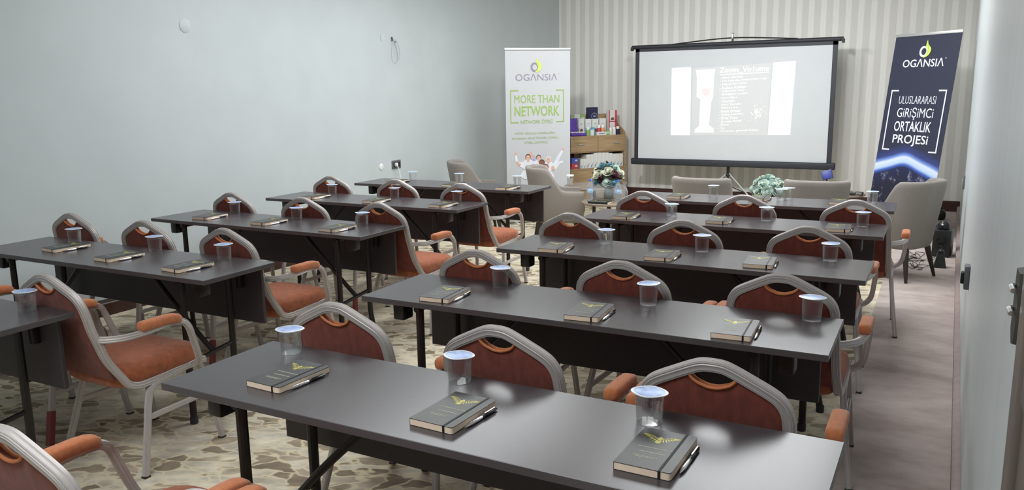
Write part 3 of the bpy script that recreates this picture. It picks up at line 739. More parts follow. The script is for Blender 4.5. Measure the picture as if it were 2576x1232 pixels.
def rose(c, r, m, axis=(0, 0, 1), seed=0):
    mb = MB(); rn = random.Random(seed); ax = Vector(axis).normalized(); q = Vector((0, 0, 1)).rotation_difference(ax)
    for lay, (rr, hh, cnt) in enumerate(((.30, .62, 3), (.55, .60, 4), (.80, .46, 5), (1.0, .26, 6))):
        for k in range(cnt):
            a0 = 2 * math.pi * k / cnt + lay * .7 + rn.uniform(-.1, .1); w = 2 * math.pi / cnt * .75
            rows = []
            for i in range(4):
                u = i / 3; row = []
                for j in range(5):
                    v = j / 4 - .5; a = a0 + v * w * 2 * (1 - .15 * u)
                    rad = r * rr * (.35 + .65 * math.sin(u * 1.45)) * (1 + (.10 if u > .9 else 0))
                    z = r * (hh * u * 1.35 - .45 + .22 * (1 - lay / 3)) - r * .20 * u * (2 * v) ** 2
                    row.append(tuple(Vector(c) + q @ Vector((rad * math.cos(a), rad * math.sin(a), z))))
                rows.append(row)
            mb.grid(rows, m)
    mb.ball(tuple(Vector(c) + ax * r * .02), r * .42, m, 2)
    return mb
def leaf_cluster(mb, c, n, rad, m, seed, zmin=-.3, size=.05):
    rn = random.Random(seed)
    for _ in range(n):
        d = Vector((rn.uniform(-1, 1), rn.uniform(-1, 1), rn.uniform(zmin, 1))).normalized(); p = Vector(c) + d * rad * rn.uniform(.75, 1.02)
        s_ = d.cross(Vector((rn.uniform(-1, 1), rn.uniform(-1, 1), rn.uniform(-1, 1)))).normalized(); l = size * rn.uniform(.7, 1.2); t_ = d.cross(s_)
        mb.poly([tuple(p - t_ * l * .2), tuple(p + s_ * l * .28 + d * l * .3), tuple(p + d * l * .8 + t_ * l * .3), tuple(p - s_ * l * .28 + d * l * .3)], m)
# teal arrangement
t = thing('flower_arrangement', 'round arrangement of teal roses in a white bowl before the screen', 'flowers', (-1.42, 7.92, .46))
mb = MB(); mb.lathe([(.0, 0), (.06, 0), (.085, .03), (.095, .075), (.09, .085), (.08, .075), (.0, .07)], M['ceramic'], n=28, cap=False); mb.build('bowl', t)
mb = MB(); mb.ball((0, 0, .13), .10, M['leaf'], 2, (1.1, 1.1, .8)); leaf_cluster(mb, (0, 0, .13), 120, .125, M['leaf'], 3); mb.build('foliage', t, sharp=10)
k = 0
for el, cnt, rr in ((8, 9, .145), (38, 7, .140), (72, 3, .135), (90, 1, .14)):
    for j in range(cnt):
        a = 2 * math.pi * (j + .3 * (el % 5)) / cnt; d = Vector((math.cos(R(el)) * math.cos(a), math.cos(R(el)) * math.sin(a), math.sin(R(el)) * .95))
        rose(Vector((0, 0, .125)) + d * rr, .052, M['rose_teal'], d, k).build('rose', t, sharp=60); k += 1
mb = MB(); rn = random.Random(5)
for _ in range(46):
    d = Vector((rn.uniform(-1, 1), rn.uniform(-1, 1), rn.uniform(-.2, .9))).normalized(); mb.ball(tuple(Vector((0, 0, .125)) + d * .155), .009, M['bud'], 1)
mb.build('small_buds', t)['kind'] = 'stuff'
# wrapped bouquet
t = thing('bouquet', 'mixed white, blue and wine rose bouquet wrapped in grey tulle', 'flowers', (-2.855, 7.432, .50))
for k, (dx_, dz_, dy_, m_, rr) in enumerate(((-.06, .325, -.02, 'rose_blue', .05), (.01, .33, .02, 'rose_blue', .045), (.06, .315, 0, 'rose_teal', .05), (-.115, .285, -.03, 'rose_white', .042), (-.085, .255, -.09, 'rose_white', .05),
        (.02, .285, -.08, 'rose_white', .052), (.085, .25, -.07, 'rose_wine', .048), (.13, .27, 0, 'rose_white', .034), (.12, .23, .03, 'rose_white', .034), (-.14, .20, -.04, 'rose_white', .036), (-.10, .17, -.08, 'rose_blue', .044),
        (.02, .18, -.11, 'rose_teal', .045), (.09, .175, -.09, 'rose_blue', .045), (-.04, .22, -.10, 'rose_wine', .04), (0, .27, .10, 'rose_white', .05), (.08, .22, .11, 'rose_blue', .05), (-.08, .22, .10, 'rose_teal', .05))):
    rose((dx_, dy_, dz_), rr, M[m_], (dx_ * 3, dy_ * 3 - .2, .5), 40 + k).build('rose', t, sharp=60)
mb = MB(); mb.ball((0, 0, .2), .11, M['leaf'], 2); leaf_cluster(mb, (0, 0, .22), 70, .13, M['leaf'], 8); mb.build('foliage', t, sharp=10)
mb = MB(); rows = []
for z_, r in ((.004, .08), (.012, .15), (.04, .185), (.075, .19), (.11, .17), (.135, .15), (.165, .165)):
    rows.append([((r + .016 * math.sin(9 * 2 * math.pi * k / 54 + z_ * 20) * (z_ * 8)) * math.cos(2 * math.pi * k / 54), (r + .016 * math.sin(9 * 2 * math.pi * k / 54 + z_ * 20) * (z_ * 8)) * math.sin(2 * math.pi * k / 54), z_ + .012 * math.sin(7 * 2 * math.pi * k / 54)* (z_ * 5)) for k in range(54)])
mb.grid(rows, M['tulle'], True); mb.build('tulle_wrap', t, sharp=80)
mb = MB(); mb.lathe([(.0, .0), (.045, .0), (.05, .06), (.04, .10), (.0, .10)], M['leaf'], n=20, cap=False); mb.build('holder', t)
def bottle(loc, label):
    t = thing('water_bottle', label, 'bottle', loc, 0, 'small water bottles on the side table')
    mb = MB(); mb.lathe([(.0, .0), (.028, .0), (.031, .006), (.031, .05), (.029, .055), (.031, .06), (.031, .135), (.027, .155), (.016, .18), (.0125, .19), (.0125, .205)], M['pet'], n=20, cap=False); mb.build('body', t)
    mb = MB(); mb.lathe([(.001, .003), (.0295, .003), (.0295, .13), (.001, .13)], M['water'], n=20); mb.build('water', t)
    mb = MB(); mb.lathe([(.0, .198), (.0145, .198), (.0145, .215), (.013, .218), (.0, .218)], M['bottle_blue'], n=16, cap=False); mb.build('cap', t)
    mb = MB(); mb.lathe([(.0314, .088), (.0318, .089), (.0318, .128), (.0314, .129)], M['label_blue'], n=20, cap=False); mb.build('label_band', t)
bottle((-2.96, 7.205, .50), 'blue-capped water bottle standing in front of the tulle bouquet')
bottle((-2.682, 7.232, .50), 'blue-capped water bottle at the right edge of the bouquet table')
put(npr, (-2.722, 7.062, .50), R(88), 'black notebook lying at the front edge of the bouquet table')
tcup = thing('lidded_cup', '', 'cup', group='white-lidded cups on the side table by the shelf')
mb = MB(); mb.lathe([(.0, .0), (.030, .0), (.033, .005), (.037, .105), (.038, .11)], M['clear'], n=22, cap=False); mb.build('cup_wall', tcup)
mb = MB(); mb.lathe([(.001, .003), (.029, .003), (.034, .085), (.001, .085)], M['water'], n=22); mb.build('water', tcup)
mb = MB(); mb.lathe([(.0, .108), (.043, .108), (.044, .112), (.044, .122), (.04, .126), (.0, .127)], M['white_plastic'], n=24, cap=False); mb.build('lid', tcup)
put(tcup, (-3.66, 8.32, .50), 0, 'white-lidded cup beside the white banner edge, left of the bouquet')
put(tcup, (-3.30, 8.27, .50), 0, 'white-lidded cup seen among the bouquet flowers')
put(tcup, (-3.12, 8.34, .50), 0, 'white-lidded cup behind the right-hand water bottle')
nb2 = thing('dark_notebook', 'dark closed notebook lying on the round table behind the right tub armchair', 'notebook', (-.80, 8.62, .50), R(20))
mb = MB(); mb.box((0, 0, .012), (.15, .21, .024), M['cover'], .004); mb.build('cover', nb2)
mb = MB(); mb.box((.003, 0, .012), (.148, .206, .016), M['pages'], .001); mb.build('pages', nb2)
o = MB(); o.box((0, 0, .016), (.075, .05, .032), M['black'], .008, 3); o.box((0, -.026, .018), (.05, .004, .015), M['silver'], .001)
tag(o.build('card_case', loc=(-.67, 8.60, .50)), 'small black case at the right edge of the round table', 'case')
dc = thing('display_card', 'blue tilted display card propped up on the round table', 'card', (-.985, 8.66, .50), R(8))
mb = MB(); rt = Matrix.Rotation(R(-16), 3, 'Y') @ Matrix.Rotation(R(-14), 3, 'X')
mb.box((0, -.002, .185), (.092, .006, .082), M['card_blue'], .002, rot=rt); mb.box((0, .002, .185), (.104, .006, .094), M['navy'], .002, rot=rt); mb.build('card', dc)
mb = MB(); mb.tube([(.0, .05, .0), (.0, .015, .18)], .006, M['black'], 8); mb.tube([(-.05, -.01, .0), (0, .02, .12), (.05, -.01, .0)], .006, M['black'], 8); mb.build('stand', dc)

# ---------------------------------------------------------------- projector screen on a tripod
SY = 10.6
t = thing('projection_screen', 'large tripod projection screen with black border showing a bright slide', 'projection screen', (-2.43, SY, 0))
XL, XR = -1.27, 1.265
mb = MB(); mb.tube([(XL - .05, 0, 2.105), (XR + .055, 0, 2.112)], .026, M['screen_black'], 12); mb.box((XL - .05, 0, 2.085), (.03, .06, .05), M['screen_black'], .006); mb.box((XR + .055, 0, 2.09), (.03, .06, .05), M['screen_black'], .006); mb.build('top_bar', t)
mb = MB(); mb.box((0, 0, .59), (2.62, .075, .085), M['screen_black'], .016, 3); mb.build('roller_case', t)
mb = MB(); B_ = .058; y_ = -.004
for a_, b_ in (((XL, .62), (XL + B_ - .004, 2.09)), ((XR - B_, .62), (XR, 2.09)), ((XL, 2.045), (XR, 2.10))):
    mb.box(((a_[0] + b_[0]) / 2, y_, (a_[1] + b_[1]) / 2), (b_[0] - a_[0], .003, b_[1] - a_[1]), M['screen_black'])
mb.build('black_border', t)
mb = MB(); mb.box(((XL + XR) / 2, -.002, 1.34), (XR - XL - .08, .003, 1.44), M['screen_white']); surf = mb.build('screen_surface', t)
def quad(mb, pts, m, y=-.006, th=.0006): mb.poly([(x + 2.43, y, z) for x, z in pts], m, th)
mb = MB(); quad(mb, [(-2.915, 1.815), (-1.925, 1.852), (-1.945, .958), (-2.918, .946)], M['slide_bg'], -.0046); sl = mb.build('projected_slide', t)
for q_ in ([(-3.198, 1.824), (-2.941, 1.827), (-2.932, .949), (-3.194, .946)], [(-1.91, 1.857), (-1.64, 1.868), (-1.665, .969), (-1.936, .963)]):
    mb = MB(); quad(mb, q_, M['slide_white']); mb.build('bright_panel', sl)
mb = MB(); quad(mb, [(-2.879, 1.791), (-2.623, 1.795), (-2.639, 1.693), (-2.642, 1.448), (-2.664, 1.38), (-2.685, 1.082), (-2.624, 1.042), (-2.622, .987), (-2.877, .985), (-2.867, 1.03), (-2.817, 1.071), (-2.807, 1.41), (-2.859, 1.45), (-2.86, 1.688)][::-1], M['slide_soft'])
quad(mb, [(-2.787, 1.44), (-2.676, 1.439), (-2.694, 1.042), (-2.801, 1.041)], M['slide_white'], -.0068)
quad(mb, [(-2.796, 1.549), (-2.695, 1.552), (-2.688, 1.488), (-2.737, 1.449), (-2.778, 1.479)], M['slide_red'], -.0068)
mb.build('slide_picture', sl)
def stext(mb, s_, x0, x1, z0, z1, m, sl_=0.055, bold=.004, dep=-.0056):
    me = text_mesh(s_, x0 + 2.43, x1 + 2.43, z0, z1, bold, .0006, dep)
    for v in me.vertices: v.co.z += sl_ * (v.co.x - (x0 + 2.43))
    mb.mesh(me, m); bpy.data.meshes.remove(me)
mb = MB(); stext(mb, 'Zoom_Vo1ume', -2.571, -1.954, 1.735, 1.812, M['slide_white'], .02, .012)
quad(mb, [(-2.56, 1.716), (-1.956, 1.736), (-1.956, 1.746), (-2.56, 1.726)], M['slide_white']); mb.build('slide_title', sl)
mb = MB()
LN = [('- Elma Şerbeti', .29), ('- Yarı Hidrolize Bitkisel Palm Yağı', .58), ('- Peyniraltı Tozu', .34), ('- Kakao Kütlesi', .33), ('- Yağsız Süt Tozu', .31), ('- Emülgatör Lesitin', .36), ('- Kuru Maya', .23), ('- Vanilin', .20), ('- Mısır Şurubu', .28), ('- Pirinç Unu', .24),
      ('- Fındık Ezmesi', .27), ('- Soya Lesitini', .31), ('- Elma Tozu', .24), ('- Aroma Verici', .29), ('- Şeker', .14), ('- Tuz', .08), ('- Ve krem.. glisemik Kakao', .51)]
for i, (s_, w_) in enumerate(LN):
    z_ = 1.672 - .0425 * i; stext(mb, s_, -2.562, -2.562 + w_, z_ - .006, z_ + .024, M['slide_white'], .05, .006)
mb.build('slide_text', sl)
mb = MB(); rn = random.Random(11)
for _ in range(90):
    a = rn.uniform(0, 6.28); d = abs(rn.gauss(0, .085)); x_, z_ = -2.085 + d * math.cos(a), 1.25 + 1.25 * d * math.sin(a); r_2 = rn.uniform(.003, .016) * max(.3, 1 - d * 5)
    if -2.28 < x_ < -1.96: quad(mb, [(x_ + r_2 * math.cos(k), z_ + r_2 * math.sin(k)) for k in (0, 1.1, 2.3, 3.6, 5)], M['slide_soft'], -.0056 - .00003 * _, .00002)
mb.build('slide_splash', sl)['kind'] = 'stuff'
mb = MB(); mb.tube([(0, .05, .30), (0, .05, 2.24)], .013, M['black_metal'], 12); mb.tube([(0, .05, .42), (0, .05, .58)], .02, M['black'], 12); mb.ball((0, .05, .44), .03, M['black'], 2); mb.build('tripod_pole', t)
mb = MB(); mb.tube(smooth_path([(-.78, 0, 2.125), (-.3, .02, 2.165), (0, .03, 2.178), (.3, .02, 2.168), (.80, 0, 2.135)], 6), .008, M['black_metal'], 8); mb.box((0, .03, 2.20), (.025, .02, .06), M['alu'], .005); mb.tube([(0, .03, 2.2), (.008, .03, 2.255)], .006, M['alu'], 8); mb.build('hanger', t)
for a in (-28, 205, 90):
    mb = MB(); e_ = (.55 * math.cos(R(a)), .05 + .40 * math.sin(R(a)), .012); mb.tube([(0, .05, .47), e_], .009, M['alu'], 8); m_ = Vector((0, .05, .30)).lerp(Vector(e_), .0)
    mb.tube([(0, .05, .30), tuple(Vector((0, .05, .47)).lerp(Vector(e_), .55))], .006, M['black_metal'], 8); mb.ball((e_[0], e_[1], .014), .014, M['rubber'], 1); mb.build('leg', t)

# ---------------------------------------------------------------- roll-up banners
def banner(name, label, x, y, yaw, lean_, W_, H_, mface):
    t = thing(name, label, 'banner', (x, y, 0), R(yaw)); base = thing
    pivot = bpy.data.objects.new('panel', None)
    return t
def logo(mb, cx, cz, s_, mring, mtext, y=-.0015):
    """ring with a leaf-shaped flame growing from its right side"""
    ro = []; ri = []
    for k in range(32):
        a = 2 * math.pi * k / 32; ro.append((cx + .050 * s_ * math.cos(a), y - .001, cz + .058 * s_ * math.sin(a))); ri.append((cx + .006 * s_ + .031 * s_ * math.cos(a), y - .001, cz + .0 + .037 * s_ * math.sin(a)))
    mb.grid([ro, ri], mring, True)
    def crv(pts, m, yy):
        P = smooth_path([(cx + a * s_, yy, cz + b_ * s_) for a, b_ in pts], 6); mb.poly([tuple(p) for p in P[:-1]], m)
    crv([(.035, .125), (.052, .075), (.092, .03), (.088, -.015), (.06, -.05), (.005, -.066), (.038, -.03), (.048, .01), (.030, .045), (.024, .075), (.035, .125)], M['logo_lime'], y - .0025)
    crv([(.038, .105), (.058, .045), (.062, .0), (.05, -.04), (.057, .0), (.050, .045), (.038, .105)], M['logo_lime_dark'], y - .0032)
def brackets(mb, l, r, zb, zt, arm, w, m, y=-.002):
    for s_, x in ((1, l), (-1, r)):
        mb.box((x + s_ * w / 2, y, (zb + zt) / 2), (w, .001, zt - zb), m)
        for z in (zb + w / 2, zt - w / 2): mb.box((x + s_ * (w + (arm - w) / 2), y, z), (arm - w, .001, w), m)
def tm(mb, s_, x0, x1, z0, z1, m, bold=0.0, shear=0.0, y=-.0015):
    me = text_mesh(s_, x0, x1, z0, z1, bold, .0004, y, shear); mb.mesh(me, m); bpy.data.meshes.remove(me)

# white banner (local x along its width, z up, faces -y)
t = thing('rollup_banner', 'white roll-up banner with green lettering beside the left wall', 'banner', (-4.525, 8.431, 0), R(44.25))
mb = MB(); mb.box((.4, .004, 1.055), (.80, .004, 1.97), M['banner_white']); sh_ = mb.build('printed_sheet', t)
mb = MB(); mb.box((.4, .003, 2.035), (.812, .022, .03), M['alu'], .004); mb.build('top_rail', t)
mb = MB(); mb.box((.4, .01, .045), (.83, .11, .07), M['alu'], .015, 3); [mb.box((.4 + k * .3, .0, .006), (.04, .26, .012), M['alu'], .004) for k in (-1, 1)]; mb.build('base_case', t)
mb = MB(); mb.tube([(.4, .035, .06), (.4, .02, 2.03)], .008, M['alu'], 8); mb.build('support_pole', t)
mb = MB(); logo(mb, .355, 1.83, .93, M['logo_grey'], None); mb.build('logo', sh_)
mb = MB(); tm(mb, 'OGΛNSIΛ', .122, .637, 1.675, 1.755, M['logo_grey'], -.004); tm(mb, '®', .652, .664, 1.745, 1.757, M['logo_grey']); mb.build('brand_lettering', sh_)
mb = MB(); tm(mb, 'MORE THAN', .105, .663, 1.417, 1.510, M['print_green'], .0); tm(mb, 'NETWORK', .105, .663, 1.265, 1.383, M['print_green'], .012)
tm(mb, 'NETWORK ÖTESİ', .180, .577, 1.176, 1.232, M['print_green'], .0); brackets(mb, .054, .722, 1.188, 1.569, .10, .0115, M['print_green']); mb.build('slogan', sh_)
mb = MB(); tm(mb, 'EĞİTİM, EĞLENCE, YARDIMLAŞMA,', .105, .610, 1.045, 1.084, M['print_green_pale'], .0); tm(mb, 'DAYANIŞMA, BİLGİ TECRÜBE, GÜVENLİ', .071, .650, .988, 1.026, M['print_green_pale'], .0)
tm(mb, 'TUTARLI, DAYANIKLI', .209, .515, .937, .970, M['print_green_pale'], .0); mb.build('small_lettering', sh_)
# printed group photograph: flat shapes in the print
mb = MB(); LY = [-.0012]
def blob(cx, cz, rx, rz, m, n=18, a0=0):
    LY[0] -= .00006; mb.poly([(cx + rx * math.cos(2 * math.pi * k / n + a0), LY[0], cz + rz * math.sin(2 * math.pi * k / n + a0)) for k in range(n)], m)
def limb(pts, w0, w1, m):
    LY[0] -= .00006; P = smooth_path([(a, 0, b_) for a, b_ in pts], 5); n = len(P); l_, r_ = [], []
    for i, p in enumerate(P):
        d = (P[min(i + 1, n - 1)] - P[max(i - 1, 0)]).normalized(); w = w0 + (w1 - w0) * i / (n - 1)
        l_.append((p.x - d.z * w, LY[0], p.z + d.x * w)); r_.append((p.x + d.z * w, LY[0], p.z - d.x * w))
    mb.poly(l_ + r_[::-1], m)
def bust(cx, cz, r, sk, hair, cloth):
    limb([(cx - r * 2.2, cz - r * 3.6), (cx - r, cz - r * 1.9), (cx + r, cz - r * 1.9), (cx + r * 2.2, cz - r * 3.6)], r * 1.1, r * 1.1, cloth)
    blob(cx, cz - r * 2.6, r * 1.9, r * 1.6, cloth); blob(cx, cz - r * 1.1, r * .45, r * .6, sk)
    blob(cx, cz + r * .28, r * 1.02, r * 1.1, hair); blob(cx, cz - r * .05, r * .84, r * 1.02, sk)
    for s_ in (-1, 1): blob(cx + s_ * r * .32, cz + r * .08, r * .12, r * .07, M['hair'])
    blob(cx, cz - r * .5, r * .36, r * .12, M['banner_white']); blob(cx, cz - r * .18, r * .1, r * .16, sk)
limb([(.19, .70), (.13, .73), (.115, .81)], .022, .012, M['cloth_white']); blob(.113, .825, .013, .02, M['skin'])
limb([(.22, .66), (.15, .70), (.125, .735)], .02, .012, M['skin'])
limb([(.60, .66), (.64, .75), (.70, .845)], .030, .012, M['cloth_white']); blob(.708, .86, .013, .018, M['skin'])
limb([(.60, .63), (.66, .70), (.71, .715)], .02, .01, M['cloth_white'])
limb([(.38, .66), (.345, .75), (.30, .80)], .045, .022, M['cloth_blue']); limb([(.33, .77), (.305, .80), (.295, .85)], .02, .012, M['skin'])
bust(.265, .775, .033, M['skin'], M['hair'], M['cloth_white']); bust(.398, .765, .031, M['skin'], M['hair'], M['cloth_white']); bust(.519, .74, .033, M['skin'], M['cloth_white'], M['cloth_white'])
bust(.438, .70, .036, M['skin_dark'], M['hair'], M['cloth_white']); bust(.265, .66, .034, M['skin'], M['cloth_white'], M['cloth_white']); bust(.331, .655, .032, M['skin'], M['hair'], M['cloth_white'])
bust(.392, .65, .030, M['skin'], M['hair'], M['cloth_blue']); bust(.485, .645, .036, M['skin'], M['hair'], M['cloth_white']); blob(.575, .64, .022, .025, M['skin'])
mb.build('printed_photo', sh_)

# dark banner leaning back
t = thing('rollup_banner', 'dark blue roll-up banner with earth picture leaning back by the right corner', 'banner', (-.672, 9.59, 0), R(-39.87))
tilt = Matrix.Rotation(R(-7.36), 4, 'X')
def tilted(o): o.matrix_local = tilt @ o.matrix_local; return o
mb = MB(); mb.box((.4, .004, 1.085), (.80, .004, 2.03), M['space']); sh_ = tilted(mb.build('printed_sheet', t))
mb = MB(); mb.box((.4, .003, 2.09), (.812, .022, .03), M['alu'], .004); tilted(mb.build('top_rail', t))
mb = MB(); mb.box((.4, .01, .05), (.83, .11, .075), M['alu'], .015, 3); [mb.box((.4 + k * .3, .03, .006), (.04, .30, .012), M['alu'], .004) for k in (-1, 1)]; mb.build('base_case', t)
mb = MB(); mb.tube([(.4, .045, .06), (.4, .31, 2.08)], .008, M['alu'], 8); mb.build('support_pole', t)
mb = MB(); logo(mb, .382, 1.912, .96, M['print_white'], None); mb.build('logo', sh_)
mb = MB(); tm(mb, 'OGΛNSIΛ', .148, .650, 1.755, 1.838, M['print_white'], .010); tm(mb, '®', .656, .672, 1.828, 1.844, M['print_white']); mb.build('brand_lettering', sh_)
mb = MB(); tm(mb, 'ULUSLARARASI', .178, .635, 1.378, 1.458, M['print_white'], -.008); tm(mb, 'GiRiŞiMCi', .180, .630, 1.210, 1.340, M['print_white'], .0); tm(mb, 'ORTAKLIK', .172, .631, 1.090, 1.196, M['print_white'], .010); tm(mb, 'PROJESi', .179, .620, .938, 1.056, M['print_white'], .012)
brackets(mb, .060, .744, .886, 1.521, .095, .014, M['print_white']); mb.build('slogan', sh_)

# ---------------------------------------------------------------- oak shelf with products
SH = thing('oak_shelf', 'light oak display shelf with drawers in the left corner by the screen', 'shelf', (-4.528, 10.30, 0), R(54))
def boxpart(name, parent, boxes, m, bev=.002):
    mb = MB()
    for c_, d_ in boxes: mb.box(c_, d_, m, bev, 1)
    return mb.build(name, parent)
D_ = .34
boxpart('side_panel', SH, [((-.009, D_ / 2, .5), (.018, D_, 1.0))], M['oak'])
mb = MB(); mb.poly([(.898, 0, 0), (.898, D_, 0), (.898, D_, 1.20), (.898, .22, 1.10), (.898, .03, .98), (.898, 0, .95)], M['oak'], .02, (1, 0, 0)); mb.build('side_panel', SH)
boxpart('back_panel', SH, [((.45, D_ - .008, .61), (.90, .016, 1.215))], M['oak'])
boxpart('counter', SH, [((.45, D_ / 2 - .008, .915), (.90, D_ - .016, .022))], M['oak'])
boxpart('step', SH, [((.45, .285, 1.02), (.89, .07, .185))], M['oak'])
boxpart('bay_shelf', SH, [((.45, D_ / 2 - .008, .462), (.89, D_ - .016, .022)), ((.45, D_ / 2 - .008, .700), (.89, D_ - .016, .016))], M['oak'])
boxpart('cupboard', SH, [((.45, D_ / 2 - .008, .23), (.89, D_ - .02, .44))], M['oak'])
for k in (0, 1):
    f = boxpart('drawer', SH, [((.226 + k * .449, -.004, .806), (.444, .018, .198))], M['oak'], .003)
    boxpart('handle', f, [((.172 + k * .572, -.026, .812), (.105, .010, .014)), ((.13 + k * .572, -.017, .812), (.01, .014, .01)), ((.214 + k * .572, -.017, .812), (.01, .014, .01))], M['alu'], .002)
    f = boxpart('cupboard_door', SH, [((.226 + k * .449, .0, .225), (.444, .016, .44))], M['oak'], .003)
q54 = Matrix.Rotation(R(54), 3, 'Z')
def on_shelf(u, bck, z): v = q54 @ Vector((u, bck, z)); return (-4.528 + v.x, 10.30 + v.y, v.z)
def pbox(name, label, u, bck, z, w, d, h, m, deco=(), group=None, turn=0):
    t = thing(name, label, 'box', on_shelf(u + w / 2, bck, z), R(54 + turn), group)
    mb = MB(); mb.box((0, d / 2, h / 2), (w, d, h), m, .0015, 1); b_ = mb.build('carton', t)
    if deco:
        mb = MB()
        for kind, x0, x1, z0, z1, mm in deco:
            X0, X1, Z0, Z1 = -w / 2 + x0 * w, -w / 2 + x1 * w, z0 * h, z1 * h
            if kind == 'r': mb.box(((X0 + X1) / 2, -.0006, (Z0 + Z1) / 2), (X1 - X0, .0012, Z1 - Z0), mm)
            elif kind == 'd':
                mb.poly([(X0 + (X1 - X0) * (.5 + .5 * math.cos(R(180 * k / 10))), -.0012, Z0 + (Z1 - Z0) * math.sin(R(180 * k / 10))) for k in range(11)], mm, .0006)
            elif kind == 's':
                mb.poly([(X0, -.0012, Z0), (X0 + (X1 - X0) * .45, -.0012, Z0), (X1, -.0012, Z1), (X0 + (X1 - X0) * .55, -.0012, Z0 + (Z1 - Z0) * .55)], mm, .0006)
            elif kind == 'c':
                mb.grid([[((X0 + X1) / 2 + (X1 - X0) / 2 * f_ * math.cos(2 * math.pi * k / 20), -.0012, (Z0 + Z1) / 2 + (Z1 - Z0) / 2 * f_ * math.sin(2 * math.pi * k / 20)) for k in range(20)] for f_ in (1, .8)], mm, True)
        mb.build('print', t)
    return t
mush = lambda mm: (('d', .22, .8, .22, .42, M['brown_print']), ('r', .40, .60, .10, .22, M['brown_print']), ('r', 0, 1, 0, .07, mm), ('r', 0, .12, .0, .45, mm), ('r', .3, .7, .68, .71, mm))
g1 = 'mushroom print cartons on the counter of the oak shelf'
pbox('product_carton', 'white carton with mushroom print nearest the purple box on the shelf', .225, .15, .926, .092, .06, .230, M['white_card'], mush(M['slate']), g1)
pbox('product_carton', 'white carton with mushroom print and teal base, second from the left', .340, .15, .926, .095, .06, .228, M['white_card'], mush(M['teal']), g1)
pbox('product_carton', 'white carton with mushroom print under the navy box', .452, .15, .926, .098, .06, .226, M['white_card'], mush(M['slate']), g1)
pbox('product_carton', 'white carton with mushroom print and orange base beside the red-banded stack', .572, .15, .926, .108, .06, .230, M['white_card'], mush(M['orange']), g1)
rd = (('r', .0, .12, 0, 1, M['red']), ('r', .76, 1, 0, 1, M['red']), ('d', .22, .68, .16, .40, M['brown_print']), ('r', 0, 1, 0, .10, M['red']))
pbox('product_carton', 'red-banded mushroom carton, lower one of the stack', .722, .14, .926, .135, .07, .175, M['white_card'], rd, g1)
pbox('product_carton', 'red-banded mushroom carton, upper one of the stack', .722, .14, 1.101, .135, .07, .168, M['white_card'], rd, g1)
pbox('product_carton', 'small green and white carton standing above the left mushroom cartons', .195, .255, 1.1125, .115, .06, .105, M['white_card'], (('r', 0, .22, 0, 1, M['green']), ('d', .4, .75, .2, .5, M['leaf']), ('r', 0, 1, 0, .12, M['green'])), g1)
pbox('product_carton', 'small pale green carton next to the green and white one', .312, .255, 1.1125, .08, .06, .10, M['green'], (('r', .1, .95, .3, .6, M['white_card']),), g1)
pbox('gift_box', 'dark navy box with round pale emblem on the top step of the shelf', .448, .252, 1.1125, .160, .065, .200, M['navy'], (('c', .30, .95, .10, .62, M['logo_grey']), ('r', .5, .75, .32, .42, M['cloth_blue'])))
pb = thing('presentation_box', 'open purple box with white sachets at the left end of the shelf', 'box', on_shelf(.16, .035, .926), R(54))
boxpart('tray', pb, [((0, .05, .006), (.235, .10, .012)), ((0, .003, .022), (.235, .006, .044)), ((0, .097, .022), (.235, .006, .044)), ((-.115, .05, .022), (.006, .10, .044)), ((.115, .05, .022), (.006, .10, .044))], M['purple'], .001)
mb = MB(); mb.box((-.035, .122, .140), (.160, .010, .205), M['purple'], .002, rot=Matrix.Rotation(R(-7), 3, 'X')); mb.build('lid', pb)
boxpart('sachets', pb, [((-.085 + .057 * k, .05, .035), (.05, .08, .05)) for k in range(4)], M['white_card'], .012)
def jar(label, u, bck, r, h, mb_, mc, capf=.3):
    t = thing('product_jar', label, 'jar', on_shelf(u, bck, .926), R(54), 'small jars in front on the oak shelf')
    mb = MB(); hb = h * (1 - capf); mb.lathe([(.0, 0), (r * .95, 0), (r, .004), (r, hb * .92), (r * .8, hb), (.0, hb)], mb_, n=18, cap=False); mb.build('body', t)
    mb = MB(); mb.lathe([(.0, hb), (r * .82, hb), (r * .84, h - .003), (r * .78, h), (.0, h)], mc, n=18, cap=False); mb.build('cap', t)
jar('green jar with white cap beside the purple box', .315, .045, .026, .12, M['green'], M['white_plastic'])
jar('short white and mint jar right of the green jar', .385, .05, .034, .085, M['ceramic'], M['rose_teal'], .15)
jar('teal tub between the jars and the cartons', .435, .11, .036, .11, M['teal'], M['teal'], .1)
jar('red jar with white cap in the middle of the shelf', .525, .095, .027, .145, M['red'], M['white_plastic'])
jar('orange jar with white cap beside the red jar', .59, .095, .027, .145, M['orange'], M['white_plastic'])
jar('pale mint bottle with white cap right of the flat white box', .695, .05, .024, .10, M['rose_white'], M['white_plastic'])
jar('white pill bottle, second from the right end', .752, .05, .026, .105, M['ceramic'], M['white_plastic'])
jar('dark slate bottle with white cap at the right end', .815, .05, .026, .115, M['navy'], M['white_plastic'])
pbox('product_carton', 'flat white box lying at the front edge of the shelf counter', .445, .012, .926, .155, .05, .048, M['ceramic'], (('r', .2, .8, .4, .6, M['logo_grey']),), g1)
pbox('product_carton', 'flat green box right of the flat white one', .605, .03, .926, .065, .05, .06, M['green'], (('r', .1, .9, .3, .7, M['rose_teal']),), g1)
g2 = 'white cartons with blue stroke in the open bay'
X = .178; hs = [.145, .145, .205, .205, .228, .230, .226, .222, .210, .196, .196, .194]
wds = [.052, .046, .062, .060, .064, .062, .062, .062, .062, .062, .060, .060]
